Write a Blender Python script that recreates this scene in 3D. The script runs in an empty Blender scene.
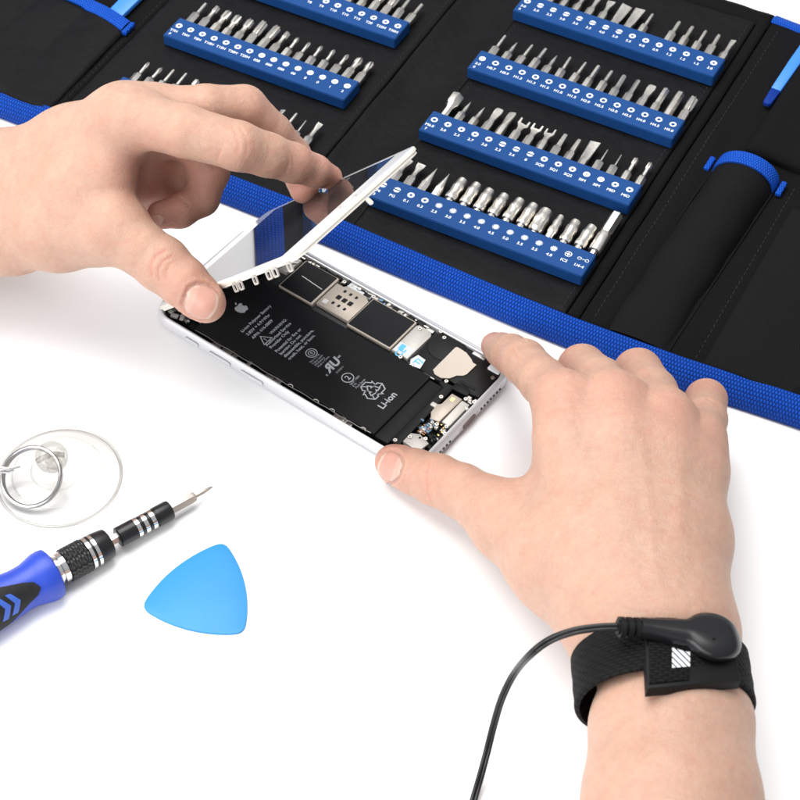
import bpy, bmesh, math, random
import numpy as np
from math import pi, sin, cos, radians
from mathutils import Vector, Matrix, Euler, noise

random.seed(7); np.random.seed(7)
S = bpy.context.scene
COL = S.collection
S.unit_settings.scale_length = 0.01            # one unit is a centimetre

# ------------------------------------------------------------------ camera
F, EL, DIST = 1900.0, 0.8715, 75.569            # focal length (px of an 800 px frame), elevation, distance
FW = np.array([0, cos(EL), -sin(EL)]); UP = np.array([0, sin(EL), cos(EL)]); RT = np.array([1.0, 0, 0])
CAM = -FW * DIST
def at(x, y, z):                                # point at height z seen at photo position (x, y)
    d = FW + RT * (x - 400) / F - UP * (y - 400) / F
    return CAM + d * ((z - CAM[2]) / d[2])
cd = bpy.data.cameras.new('camera'); co = bpy.data.objects.new('camera', cd); COL.objects.link(co)
co.location = CAM; co.rotation_euler = (pi / 2 - EL, 0, 0)
cd.sensor_width = 36; cd.lens = 36 * F / 800; cd.clip_start = 1; cd.clip_end = 5000
cd.dof.use_dof = True; cd.dof.focus_distance = 74; cd.dof.aperture_fstop = 0.34
S.camera = co

# ------------------------------------------------------------------ materials
def new_mat(name):
    m = bpy.data.materials.new(name); m.use_nodes = True
    return m, m.node_tree, m.node_tree.nodes, m.node_tree.links, m.node_tree.nodes['Principled BSDF']
def nd(t, typ, **kw):
    n = t.nodes.new(typ)
    for k, v in kw.items():
        if k in n.inputs: n.inputs[k].default_value = v
        else: setattr(n, k, v)
    return n
def mth(t, op, a, b=None, c=None):
    n = t.nodes.new('ShaderNodeMath'); n.operation = op
    for i, v in enumerate((a, b, c)):
        if v is None: continue
        if isinstance(v, (int, float)): n.inputs[i].default_value = v
        else: t.links.new(v, n.inputs[i])
    return n.outputs[0]
def mat(name, col, rough=.5, metal=0, var=.08, vs=3.0, bump=0, bs=40.0, bd=.02, spec=.5, coat=0, rvar=.08):
    m, t, N, L, b = new_mat(name)
    b.inputs['Metallic'].default_value = metal
    b.inputs['Specular IOR Level'].default_value = spec
    b.inputs['Coat Weight'].default_value = coat
    tc = nd(t, 'ShaderNodeTexCoord')
    nz = nd(t, 'ShaderNodeTexNoise', Scale=vs, Detail=4.0); L.new(tc.outputs['Object'], nz.inputs['Vector'])
    mx = nd(t, 'ShaderNodeMix', data_type='RGBA')
    mx.inputs[6].default_value = (*[c * (1 - var) for c in col], 1); mx.inputs[7].default_value = (*[min(1, c * (1 + var)) for c in col], 1)
    L.new(nz.outputs['Fac'], mx.inputs[0]); L.new(mx.outputs[2], b.inputs['Base Color'])
    r = mth(t, 'MULTIPLY_ADD', nz.outputs['Fac'], 2 * rvar, rough - rvar); L.new(r, b.inputs['Roughness'])
    if bump:
        n2 = nd(t, 'ShaderNodeTexNoise', Scale=bs, Detail=3.0); L.new(tc.outputs['Object'], n2.inputs['Vector'])
        bp = nd(t, 'ShaderNodeBump', Strength=bump, Distance=bd); L.new(n2.outputs['Fac'], bp.inputs['Height']); L.new(bp.outputs[0], b.inputs['Normal'])
    return m
def weave(name, col, dark, pu, pv, rough=.7, depth=.03, strength=.8, twill=0.0, coord='UV', sheen=0.0, noise_amt=.25, spec=.35):
    m, t, N, L, b = new_mat(name)
    tc = nd(t, 'ShaderNodeTexCoord'); sx = nd(t, 'ShaderNodeSeparateXYZ'); L.new(tc.outputs[coord], sx.inputs[0])
    u, v = sx.outputs['X'], sx.outputs['Y']
    row = mth(t, 'FLOOR', mth(t, 'DIVIDE', v, pv))
    sh = mth(t, 'MULTIPLY', mth(t, 'MODULO', row, 2.0), .5) if not twill else mth(t, 'MULTIPLY', row, twill)
    a = mth(t, 'ABSOLUTE', mth(t, 'SINE', mth(t, 'MULTIPLY', mth(t, 'ADD', mth(t, 'DIVIDE', u, pu), sh), pi)))
    c = mth(t, 'ABSOLUTE', mth(t, 'SINE', mth(t, 'MULTIPLY', mth(t, 'DIVIDE', v, pv), pi)))
    h = mth(t, 'POWER', mth(t, 'MULTIPLY', a, mth(t, 'POWER', c, .6)), .7)
    nz = nd(t, 'ShaderNodeTexNoise', Scale=2.2, Detail=5.0); L.new(tc.outputs['Object'], nz.inputs['Vector'])
    n9 = nd(t, 'ShaderNodeTexNoise', Scale=26.0, Detail=4.0); L.new(tc.outputs['Object'], n9.inputs['Vector']); h = mth(t, 'ADD', h, mth(t, 'MULTIPLY', mth(t, 'SUBTRACT', n9.outputs['Fac'], .5), 1.1 if coord == 'Object' else .35))
    f = mth(t, 'ADD', h, mth(t, 'MULTIPLY', mth(t, 'SUBTRACT', nz.outputs['Fac'], .5), noise_amt))
    mx = nd(t, 'ShaderNodeMix', data_type='RGBA'); mx.inputs[6].default_value = (*dark, 1); mx.inputs[7].default_value = (*col, 1)
    L.new(f, mx.inputs[0]); L.new(mx.outputs[2], b.inputs['Base Color'])
    b.inputs['Roughness'].default_value = rough; b.inputs['Specular IOR Level'].default_value = spec
    b.inputs['Sheen Weight'].default_value = sheen
    bp = nd(t, 'ShaderNodeBump', Strength=strength, Distance=depth); L.new(h, bp.inputs['Height']); L.new(bp.outputs[0], b.inputs['Normal'])
    return m

M = {}
M['table'] = mat('white_table', (.88, .88, .885), .55, var=.006, vs=.1, rvar=.02)
M['cloth'] = weave('black_cloth', (.0085, .0082, .009), (.0036, .0036, .004), .07, .07, .8, .02, .9, coord='Object', spec=.07)
M['cloth_twill'] = weave('black_twill', (.0075, .0072, .008), (.0042, .0042, .0046), .13, .08, .75, .014, .7, twill=.33, coord='Object', spec=.09)
M['cloth_smooth'] = mat('black_sheet', (.0060, .0058, .0066), .6, var=.4, vs=1.1, bump=.6, bs=2.2, bd=.07, spec=.09)
M['web'] = weave('blue_webbing', (.004, .072, .46), (.0015, .018, .15), .13, .17, .6, .05, 1.0, spec=.15)
M['web_fine'] = weave('blue_elastic', (.005, .088, .52), (.002, .025, .20), .12, .14, .6, .035, .9, spec=.15)
M['bar'] = mat('blue_plastic', (.0085, .053, .192), .5, var=.07, vs=2, bump=.10, bs=40, spec=.14)
M['print'] = mat('white_print', (.78, .80, .83), .5, var=.02)
M['nickel'] = mat('nickel_steel', (.86, .81, .745), .33, 1, var=.10, vs=5, bump=.14, bs=28)
M['nickel_dk'] = mat('dull_steel', (.46, .43, .40), .34, 1, var=.08, vs=6, bump=.08, bs=35)
M['chrome'] = mat('polished_steel', (.76, .74, .72), .12, 1, var=.03, rvar=.04)
M['ring'] = mat('darker_steel', (.46, .45, .44), .16, 1, var=.05)
M['alu'] = mat('white_aluminium', (.62, .62, .64), .40, .4, var=.03, vs=4, bump=.03, bs=80)
M['alu_in'] = mat('grey_metal', (.42, .41, .40), .4, .8, var=.15, vs=4, bump=.1, bs=20)
M['champ'] = mat('champagne_metal', (.47, .41, .35), .5, .4, var=.04, vs=3, bump=.04, bs=30)
M['silver'] = mat('silver_plate', (.50, .475, .44), .5, .4, var=.04, vs=3, bump=.04, bs=30)
M['batt'] = mat('battery_black', (.0085, .0085, .0095), .48, var=.15, vs=1.2, bump=.12, bs=7, spec=.16)
M['sticker'] = mat('black_sticker', (.0065, .007, .0085), .5, spec=.14, var=.15, vs=1.5, bump=.08, bs=9)
M['blk'] = mat('black_plastic', (.0065, .0065, .0066), .5, var=.15, vs=3, bump=.08, bs=30, spec=.18)
M['blk_gloss'] = mat('black_anodised', (.008, .008, .009), .30, var=.1, vs=3, spec=.4)
M['grey_print'] = mat('grey_print', (.40, .415, .43), .5, var=.03)
M['logo'] = mat('silver_print', (.55, .56, .57), .4, .3, var=.03)
M['cyan'] = mat('blue_print', (.10, .50, .80), .5, var=.05)
M['white'] = mat('white_plastic', (.72, .685, .62), .4, var=.02, bump=.02)
M['paper'] = mat('white_sticker', (.66, .68, .70), .5, var=.02)
M['gold'] = mat('gold_contact', (.72, .48, .20), .3, 1, var=.08)
M['copper'] = mat('copper_flex', (.42, .20, .11), .4, .3, var=.2, vs=8)
M['chip'] = mat('blue_grey_chip', (.10, .17, .26), .35, .3, var=.3, vs=9)
M['ltblue'] = mat('sky_blue_plastic', (.013, .215, .50), .5, var=.015, vs=.6, bump=.02, bs=12)
M['pryblue'] = mat('bright_blue_plastic', (.035, .20, .65), .4, var=.03)
M['hdl'] = mat('blue_handle', (.014, .050, .41), .40, var=.03, vs=2, bump=.03, bs=60)
M['hdl_lt'] = mat('blue_inlay', (.035, .10, .45), .45, var=.03)
M['grip'] = mat('black_rubber', (.010, .010, .011), .6, spec=.3, var=.12, vs=6, bump=.15, bs=70)
M['strap'] = weave('black_elastic', (.0085, .008, .008), (.0025, .0025, .0025), .34, .12, .75, .05, 1.0, twill=.4, spec=.15)
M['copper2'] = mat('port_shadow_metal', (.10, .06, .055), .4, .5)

def glass_mat(name, tint, edge, gl):
    m, t, N, L, b = new_mat(name); N.remove(b); out = N['Material Output']
    lw = nd(t, 'ShaderNodeLayerWeight', Blend=.35); mx = nd(t, 'ShaderNodeMix', data_type='RGBA')
    mx.inputs[6].default_value = (*tint, 1); mx.inputs[7].default_value = (*edge, 1)
    L.new(lw.outputs['Facing'], mx.inputs[0])
    tr = nd(t, 'ShaderNodeBsdfTransparent'); L.new(mx.outputs[2], tr.inputs[0])
    g = nd(t, 'ShaderNodeBsdfGlossy', Roughness=.12); ms = nd(t, 'ShaderNodeMixShader')
    L.new(mth(t, 'MULTIPLY', lw.outputs['Fresnel'], gl), ms.inputs[0]); L.new(tr.outputs[0], ms.inputs[1]); L.new(g.outputs[0], ms.inputs[2])
    L.new(ms.outputs[0], out.inputs[0]); return m
M['pvc'] = glass_mat('clear_pvc', (.972, .97, .965), (.74, .735, .725), .3)
M['pvc_rim'] = glass_mat('clear_pvc_rim', (.90, .895, .885), (.66, .65, .635), .3)
M['pvc_ball'] = glass_mat('clear_pvc_knob', (.982, .978, .97), (.84, .835, .82), .3)
def screen_glass():
    m, t, N, L, b = new_mat('dark_glossy_glass')
    b.inputs['Base Color'].default_value = (.02, .02, .022, 1); b.inputs['Roughness'].default_value = .025
    b.inputs['IOR'].default_value = 1.27
    return m
M['glass'] = screen_glass()
M['bezel'] = mat('white_glass', (.60, .60, .61), .06, var=.01, spec=.5, rvar=.02)

def skin_mat():
    m, t, N, L, b = new_mat('skin')
    tc = nd(t, 'ShaderNodeTexCoord'); at_ = nd(t, 'ShaderNodeAttribute', attribute_name='redness')
    big = nd(t, 'ShaderNodeTexNoise', Scale=.9, Detail=5.0, Roughness=.6); L.new(tc.outputs['Object'], big.inputs['Vector'])
    mid = nd(t, 'ShaderNodeTexNoise', Scale=5.0, Detail=6.0, Roughness=.65); L.new(tc.outputs['Object'], mid.inputs['Vector'])
    mx = nd(t, 'ShaderNodeMix', data_type='RGBA'); mx.inputs[6].default_value = (.412, .236, .168, 1); mx.inputs[7].default_value = (.525, .345, .258, 1)
    fac = mth(t, 'MULTIPLY_ADD', mid.outputs['Fac'], .75, mth(t, 'MULTIPLY_ADD', big.outputs['Fac'], .9, -.32)); L.new(fac, mx.inputs[0])
    mr = nd(t, 'ShaderNodeMix', data_type='RGBA'); L.new(mx.outputs[2], mr.inputs[6]); mr.inputs[7].default_value = (.52, .215, .168, 1)
    L.new(mth(t, 'MULTIPLY', at_.outputs['Fac'], mth(t, 'MULTIPLY_ADD', big.outputs['Fac'], .6, .42)), mr.inputs[0])
    # a few freckles
    vo = nd(t, 'ShaderNodeTexVoronoi', Scale=.75); L.new(tc.outputs['Object'], vo.inputs['Vector'])
    fr = mth(t, 'MULTIPLY', mth(t, 'LESS_THAN', vo.outputs['Distance'], .045), .35)
    mf = nd(t, 'ShaderNodeMix', data_type='RGBA'); L.new(fr, mf.inputs[0]); bl = nd(t, 'ShaderNodeTexNoise', Scale=2.1, Detail=3.0, Distortion=.6); L.new(tc.outputs['Object'], bl.inputs['Vector'])
    mb_ = nd(t, 'ShaderNodeMix', data_type='RGBA'); mb_.inputs[7].default_value = (.46, .215, .165, 1); L.new(mr.outputs[2], mb_.inputs[6])
    L.new(mth(t, 'MULTIPLY', mth(t, 'MAXIMUM', mth(t, 'SUBTRACT', bl.outputs['Fac'], .5), 0.0), 1.5), mb_.inputs[0])
    # faint vein network
    vv = nd(t, 'ShaderNodeTexNoise', Scale=.62, Detail=1.5, Distortion=.9); L.new(tc.outputs['Object'], vv.inputs['Vector'])
    mv = nd(t, 'ShaderNodeMix', data_type='RGBA'); mv.inputs[7].default_value = (.33, .24, .20, 1); L.new(mb_.outputs[2], mv.inputs[6])
    L.new(mth(t, 'MULTIPLY', mth(t, 'MAXIMUM', mth(t, 'SUBTRACT', 1.0, mth(t, 'MULTIPLY', mth(t, 'ABSOLUTE', mth(t, 'SUBTRACT', vv.outputs['Fac'], .5)), 45.0)), 0.0), .16), mv.inputs[0]); mr = mv
    L.new(mr.outputs[2], mf.inputs[6]); mf.inputs[7].default_value = (.42, .2, .12, 1)
    L.new(mf.outputs[2], b.inputs['Base Color'])
    b.inputs['Roughness'].default_value = .48; b.inputs['Specular IOR Level'].default_value = .38
    b.inputs['Subsurface Weight'].default_value = .60; b.inputs['Subsurface Radius'].default_value = (.85, .32, .17); b.inputs['Subsurface Scale'].default_value = 1.0
    # fine skin relief: cells and pores
    v2 = nd(t, 'ShaderNodeTexVoronoi', Scale=11.0, feature='DISTANCE_TO_EDGE'); L.new(tc.outputs['Object'], v2.inputs['Vector'])
    n3 = nd(t, 'ShaderNodeTexNoise', Scale=16.0, Detail=5.0); L.new(tc.outputs['Object'], n3.inputs['Vector'])
    n4 = nd(t, 'ShaderNodeTexNoise', Scale=2.2, Detail=3.0); L.new(tc.outputs['Object'], n4.inputs['Vector'])
    hh = mth(t, 'ADD', mth(t, 'MULTIPLY', mth(t, 'MINIMUM', v2.outputs['Distance'], .12), .30), mth(t, 'MULTIPLY_ADD', n3.outputs['Fac'], .085, mth(t, 'MULTIPLY', n4.outputs['Fac'], .30)))
    bp = nd(t, 'ShaderNodeBump', Strength=.55, Distance=.34); L.new(hh, bp.inputs['Height']); L.new(bp.outputs[0], b.inputs['Normal'])
    return m
M['skin'] = skin_mat()
def nail_mat():
    m, t, N, L, b = new_mat('fingernail'); tc = nd(t, 'ShaderNodeTexCoord'); sx = nd(t, 'ShaderNodeSeparateXYZ'); L.new(tc.outputs['UV'], sx.inputs[0])
    r = nd(t, 'ShaderNodeValToRGB'); L.new(mth(t, 'MULTIPLY_ADD', sx.outputs['X'], .5, mth(t, 'MULTIPLY_ADD', mth(t, 'MULTIPLY', sx.outputs['Y'], sx.outputs['Y']), .07, .47)), r.inputs[0])
    e = r.color_ramp.elements; e[0].position = .06; e[0].color = (.51, .32, .255, 1); e[1].position = 1; e[1].color = (.56, .41, .34, 1)
    for p, c in ((.22, (.53, .33, .265)), (.32, (.505, .275, .215)), (.86, (.51, .27, .21)), (.93, (.56, .40, .33))): q = e.new(p); q.color = (*c, 1)
    L.new(r.outputs[0], b.inputs['Base Color']); b.inputs['Roughness'].default_value = .26; b.inputs['Subsurface Weight'].default_value = .1; b.inputs['Subsurface Radius'].default_value = (.2, .08, .05)
    w_ = nd(t, 'ShaderNodeTexNoise', Scale=9.0); mp = nd(t, 'ShaderNodeMapping'); mp.inputs['Scale'].default_value = (.06, 1.4, 1); L.new(tc.outputs['UV'], mp.inputs[0]); L.new(mp.outputs[0], w_.inputs['Vector'])
    bp = nd(t, 'ShaderNodeBump', Strength=.25, Distance=.04); L.new(w_.outputs['Fac'], bp.inputs['Height']); L.new(bp.outputs[0], b.inputs['Normal']); return m
M['nail'] = nail_mat()

# ------------------------------------------------------------------ helpers
def tag(o, label=None, cat=None, group=None, kind=None):
    if label: o['label'] = label
    if cat: o['category'] = cat
    if group: o['group'] = group
    if kind: o['kind'] = kind
    return o
def empty(name, loc=(0, 0, 0), rz=0):
    o = bpy.data.objects.new(name, None); COL.objects.link(o); o.location = loc; o.rotation_euler = (0, 0, rz); o.empty_display_size = .5
    return o
class MB:
    def __init__(s): s.v = []; s.f = []; s.mi = []; s.uv = None
    def add(s, vs, fs, mi=0):
        o = len(s.v); s.v += [tuple(map(float, p)) for p in vs]
        for f in fs: s.f.append(tuple(i + o for i in f)); s.mi.append(mi)
        return s
    def box(s, c, d, bev=0, rz=0, mi=0):
        bm = bmesh.new(); bmesh.ops.create_cube(bm, size=1)
        bmesh.ops.scale(bm, vec=d, verts=bm.verts)
        if bev: bmesh.ops.bevel(bm, geom=bm.edges[:], offset=bev, segments=2, affect='EDGES', profile=.5)
        R = Matrix.Rotation(rz, 3, 'Z'); bm.verts.index_update()
        s.add([R @ v.co + Vector(c) for v in bm.verts], [[v.index for v in f.verts] for f in bm.faces], mi); bm.free(); return s
    def prism(s, poly, z0, z1, bev=0, mi=0):          # poly in x,y, counter-clockwise
        n = len(poly); P = [Vector((p[0], p[1])) for p in poly]
        if bev:
            ins = []
            for i in range(n):
                a, b, c = P[i - 1], P[i], P[(i + 1) % n]
                d1 = (b - a).normalized(); d2 = (c - b).normalized(); nrm = Vector((-d1.y - d2.y, d1.x + d2.x))
                l = nrm.length; nrm = nrm / l if l > 1e-6 else Vector((-d1.y, d1.x))
                ins.append(b + nrm * bev)
            loops = [(P, z0), (P, z1 - bev), ([p.lerp(q, .3) for p, q in zip(P, ins)], z1 - bev * .3), (ins, z1)]
        else: loops = [(P, z0), (P, z1)]
        vs = [(p.x, p.y, z) for l, z in loops for p in l]; fs = []
        for k in range(len(loops) - 1):
            for i in range(n): j = (i + 1) % n; fs.append((k * n + i, k * n + j, (k + 1) * n + j, (k + 1) * n + i))
        fs.append(tuple(range((len(loops) - 1) * n, len(loops) * n))); fs.append(tuple(range(n - 1, -1, -1)))
        return s.add(vs, fs, mi)
    def tube(s, pts, r, n=10, cap=True, mi=0, flat=1.0):
        P = [Vector(p) for p in pts]; R = r if isinstance(r, (list, tuple)) else [r] * len(P)
        T = [(P[min(i + 1, len(P) - 1)] - P[max(i - 1, 0)]).normalized() for i in range(len(P))]
        a = T[0].orthogonal().normalized(); vs = []
        if abs(T[0].z) < .9: a = T[0].cross(Vector((0, 0, 1))).normalized()
        for i, p in enumerate(P):
            a = (a - T[i] * a.dot(T[i])).normalized(); b = T[i].cross(a)
            vs += [p + (a * cos(2 * pi * k / n) + b * sin(2 * pi * k / n) * flat) * R[i] for k in range(n)]
        fs = [(i * n + k, i * n + (k + 1) % n, (i + 1) * n + (k + 1) % n, (i + 1) * n + k) for i in range(len(P) - 1) for k in range(n)]
        if cap: fs += [tuple(range(n - 1, -1, -1)), tuple(range((len(P) - 1) * n, len(P) * n))]
        return s.add(vs, fs, mi)
    def rings(s, loops, closed=True, cap=True, mi=0):  # loft through equal-length loops
        n = len(loops[0]); vs = [p for l in loops for p in l]; fs = []
        for k in range(len(loops) - 1):
            for i in range(n if closed else n - 1): j = (i + 1) % n; fs.append((k * n + i, k * n + j, (k + 1) * n + j, (k + 1) * n + i))
        if cap: fs += [tuple(range(n - 1, -1, -1)), tuple(range((len(loops) - 1) * n, len(loops) * n))]
        return s.add(vs, fs, mi)
    def lathe(s, prof, org, ax, n=40, mi=0):            # prof: (distance along axis, radius)
        A = Vector(ax).normalized(); a = A.cross(Vector((0, 0, 1)))
        a = a.normalized() if a.length > 1e-4 else Vector((1, 0, 0)); b = A.cross(a); O = Vector(org)
        return s.rings([[O + A * t + (a * cos(2 * pi * k / n) + b * sin(2 * pi * k / n)) * max(r, 1e-4) for k in range(n)] for t, r in prof], mi=mi)
    def ribbon(s, pts, w, z, mi=0, closed=False, th=.004):
        P = [Vector((p[0], p[1])) for p in pts]; n = len(P); L = []; R = []
        for i in range(n):
            a = P[i - 1] if (i > 0 or closed) else P[i]; b = P[(i + 1) % n] if (i < n - 1 or closed) else P[i]
            if a == P[i]: d1 = d2 = (b - P[i]).normalized()
            elif b == P[i]: d1 = d2 = (P[i] - a).normalized()
            else: d1 = (P[i] - a).normalized(); d2 = (b - P[i]).normalized()
            nn = Vector((-d1.y - d2.y, d1.x + d2.x)); nn.normalize(); k = max(.5, nn.dot(Vector((-d1.y, d1.x))))
            L.append(P[i] + nn * w / 2 / k); R.append(P[i] - nn * w / 2 / k)
        vs = [(p.x, p.y, z) for p in L] + [(p.x, p.y, z) for p in R]
        fs = [(i, n + i, n + (i + 1) % n, (i + 1) % n) for i in range(n if closed else n - 1)]
        return s.add(vs, fs, mi)
    def build(s, name, mats, parent=None, ang=35, smooth=True, mtx=None):
        me = bpy.data.meshes.new(name); V = s.v
        if mtx is not None: V = [mtx @ Vector(p) for p in V]
        me.from_pydata(V, [], s.f)
        for m in (mats if isinstance(mats, (list, tuple)) else [mats]): me.materials.append(m)
        if len(me.materials) > 1: me.polygons.foreach_set('material_index', s.mi)
        if s.uv is not None:
            ul = me.uv_layers.new(name='UVMap'); li = np.empty(len(me.loops), np.int32); me.loops.foreach_get('vertex_index', li)
            ul.data.foreach_set('uv', np.array(s.uv, np.float32)[li].ravel())
        bm = bmesh.new(); bm.from_mesh(me); bmesh.ops.recalc_face_normals(bm, faces=bm.faces); bm.to_mesh(me); bm.free()
        if smooth:
            me.polygons.foreach_set('use_smooth', [True] * len(me.polygons)); me.set_sharp_from_angle(angle=radians(ang))
        me.update()
        o = bpy.data.objects.new(name, me); COL.objects.link(o)
        if parent: o.parent = parent
        return o
def rrect(x0, y0, x1, y1, r, n=8):
    p = []
    for cx, cy, a in ((x1 - r, y0 + r, -pi / 2), (x1 - r, y1 - r, 0), (x0 + r, y1 - r, pi / 2), (x0 + r, y0 + r, pi)):
        p += [(cx + r * cos(a + pi / 2 * k / n), cy + r * sin(a + pi / 2 * k / n)) for k in range(n + 1)]
    return p
_tc = {}
def text_geo(txt, size, bold=0.0, align='CENTER', shear=0.0):
    key = (txt, size, bold, align, shear)
    if key not in _tc:
        c = bpy.data.curves.new('lettering', 'FONT'); c.body = txt; c.size = size; c.offset = bold; c.align_x = align; c.shear = shear; c.resolution_u = 3
        o = bpy.data.objects.new('lettering', c); COL.objects.link(o)
        dg = bpy.context.evaluated_depsgraph_get(); me = o.evaluated_get(dg).to_mesh()
        _tc[key] = ([tuple(v.co) for v in me.vertices], [tuple(p.vertices) for p in me.polygons])
        bpy.data.objects.remove(o); bpy.data.curves.remove(c)
    return _tc[key]
def put_text(mb, txt, size, org, xd, yd, mi=0, bold=0.0, align='CENTER', shear=0.0, flip=1):
    vs, fs = text_geo(txt, size, bold, align, shear); O = Vector(org); X = Vector(xd); Y = Vector(yd)
    mb.add([O + X * p[0] * flip + Y * p[1] for p in vs], fs, mi)

# ------------------------------------------------------------------ table
mb = MB(); mb.add([(-400, -300, 0), (400, -300, 0), (400, 500, 0), (-400, 500, 0)], [(0, 1, 2, 3)])
tag(mb.build('table_surface', M['table']), 'seamless white tabletop under the whole scene', 'table', kind='structure')

# ------------------------------------------------------------------ tool case (u along its rows, v away from the camera)
KX, KY, KT = 5.287, 22.6274, -.4939
KL, KS, KW, KH, KZ = 10.0887, 4.7228, 1.4568, .5714, .9
case = tag(empty('tool_case', (KX, KY, 0), KT), 'open black fabric tool case with royal blue webbing edge, lying unfolded', 'tool case')
KM = Matrix.Translation((KX, KY, 0)) @ Matrix.Rotation(KT, 4, 'Z')
def kl(x, y, z=.9):
    p = KM.inverted() @ Vector(at(x, y, z)); return p
def slab(name, u0, u1, v0, v1, z0, z1, m, hf=None, du=.22, r=.14, parent=None):
    nu = max(4, int((u1 - u0) / du)); nv = max(4, int((v1 - v0) / (du * 1.6)))
    us = [u0] + [u0 + r * .12] + list(np.linspace(u0 + r, u1 - r, nu)) + [u1 - r * .12, u1]; vs_ = [v0, v0 + r * .12] + list(np.linspace(v0 + r, v1 - r, nv)) + [v1 - r * .12, v1]
    V = []; n = len(us); k = len(vs_)
    def ed(x): return r * (1 - math.sqrt(max(0, 1 - (1 - min(1, x / r)) ** 2)))
    for v in vs_:
        for u in us:
            z = z1 - max(ed(u - u0), ed(u1 - u), ed(v - v0), ed(v1 - v)) * .8
            z += .06 * noise.noise(Vector((u * .35, v * .35, z0 * 9))) + .03 * noise.noise(Vector((u * 1.5 + v * .3, v * .3, z0 * 3))) + .016 * noise.noise(Vector((u * 1.3, v * 1.1, z0 * 5)))
            if hf: z += hf(u, v)
            V.append((u, v, z))
    Fs = [(j * n + i, j * n + i + 1, (j + 1) * n + i + 1, (j + 1) * n + i) for j in range(k - 1) for i in range(n - 1)]
    b = MB(); b.add(V, Fs)
    rim = [i for i in range(n)] + [j * n + n - 1 for j in range(1, k)] + [(k - 1) * n + i for i in range(n - 2, -1, -1)] + [j * n for j in range(k - 2, 0, -1)]
    base = len(b.v); b.v += [(V[i][0], V[i][1], z0) for i in rim]; q = len(rim)
    for i in range(q): b.f.append((rim[i], base + i, base + (i + 1) % q, rim[(i + 1) % q])); b.mi.append(0)
    b.f.append(tuple(range(base, base + q))); b.mi.append(0)
    return b.build(name, m, parent or case, ang=60)
UL, UR = -30.0, 26.0
slab('base_panel', UL, UR, -15.95, 6.0, .04, .42, M['cloth'], r=.2, du=.6)
slab('bit_panel', -15.1, -3.1, -15.75, 6.05, .4, .84, M['cloth_smooth'], r=.10)
def spine(u, v):
    t = (u + 3.05) / 3.1; return -.30 * math.sin(pi * min(1, max(0, t))) ** .8 + .03 * math.sin(v * .8 + u)
slab('spine_panel', -3.06, .02, -15.75, 6.02, .38, .80, M['cloth_smooth'], hf=spine, r=.1)
slab('bit_panel', .06, 10.15, -15.8, 6.03, .4, .86, M['cloth_smooth'], r=.10)
slab('fold_strip', 10.2, 10.75, -15.8, 6.04, .4, .90, M['cloth'], r=.16)
def rf(u, v): return (.13 * abs(math.sin((u - 10.8) * 2.3 + .05 * v)) if u < 12.2 else .06 * math.sin((u - 11) * 1.2 + .15 * v)) * (1 if v < -3 else max(.3, 1 + (v + 3) * -.2)) + .03 * noise.noise(Vector((u * 1.1, v * .25, 4)))
slab('flap_panel', 10.8, 25.8, -15.85, 5.75, .4, .82, M['cloth'], hf=rf, r=.12)
slab('top_binding', -29, 10.78, 5.2, 6.22, .3, 1.0, M['cloth'], r=.3, du=.35)
def cloth_z(u, v, z0, z1, hf=None):
    return z1 + .06 * noise.noise(Vector((u * .35, v * .35, z0 * 9))) + .03 * noise.noise(Vector((u * 1.5 + v * .3, v * .3, z0 * 3))) + .016 * noise.noise(Vector((u * 1.3, v * 1.1, z0 * 5))) + (hf(u, v) if hf else 0)
def stitches(u0, v0, u1, v1, z0, z1, hf=None, m='thread'):
    b = MB(); l = math.hypot(u1 - u0, v1 - v0); n = int(l / .30)
    for i in range(n):
        t0, t1 = i / n, (i + .62) / n; p = [(u0 + (u1 - u0) * t, v0 + (v1 - v0) * t) for t in (t0, (t0 + t1) / 2, t1)]
        b.tube([(x, y, cloth_z(x, y, z0, z1, hf) + d) for (x, y), d in zip(p, (-.02, .018, -.02))], .022, 5)
    return b.build('stitching', M[m], case)
M['thread'] = mat('black_thread', (.016, .016, .017), .6, spec=.2); M['thread_blue'] = mat('blue_thread', (.012, .12, .60), .6, spec=.2)
stitches(-3.35, -15.4, -3.35, 5.0, .4, .84); stitches(9.9, -15.6, 9.9, 5.0, .4, .86); stitches(.32, -15.5, .32, 5.0, .4, .86); stitches(11.3, -15.4, 11.3, 5.3, .4, .82, rf); stitches(15.75, -15.4, 15.75, -4.2, .4, .82, rf); stitches(-15.35, -15.2, -15.35, 5.0, .4, .78)
# left flap: tool pocket with soft vertical folds
def lf(u, v):
    g = (v + 15.5) / 6.5
    return (.17 * abs(math.sin((u + 15.4) * 1.25 + .25 * math.sin(v * .4))) ** .8) * min(1, .45 + .55 * g) + .05 * math.sin(v * .7 + u)
slab('flap_panel', -29.8, -15.15, -15.8, 5.9, .4, .78, M['cloth'], r=.12)
pk = slab('pocket', -27.0, -15.55, -15.7, -8.9, .74, .98, M['cloth_smooth'], hf=lf, r=.15, du=.12)

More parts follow.
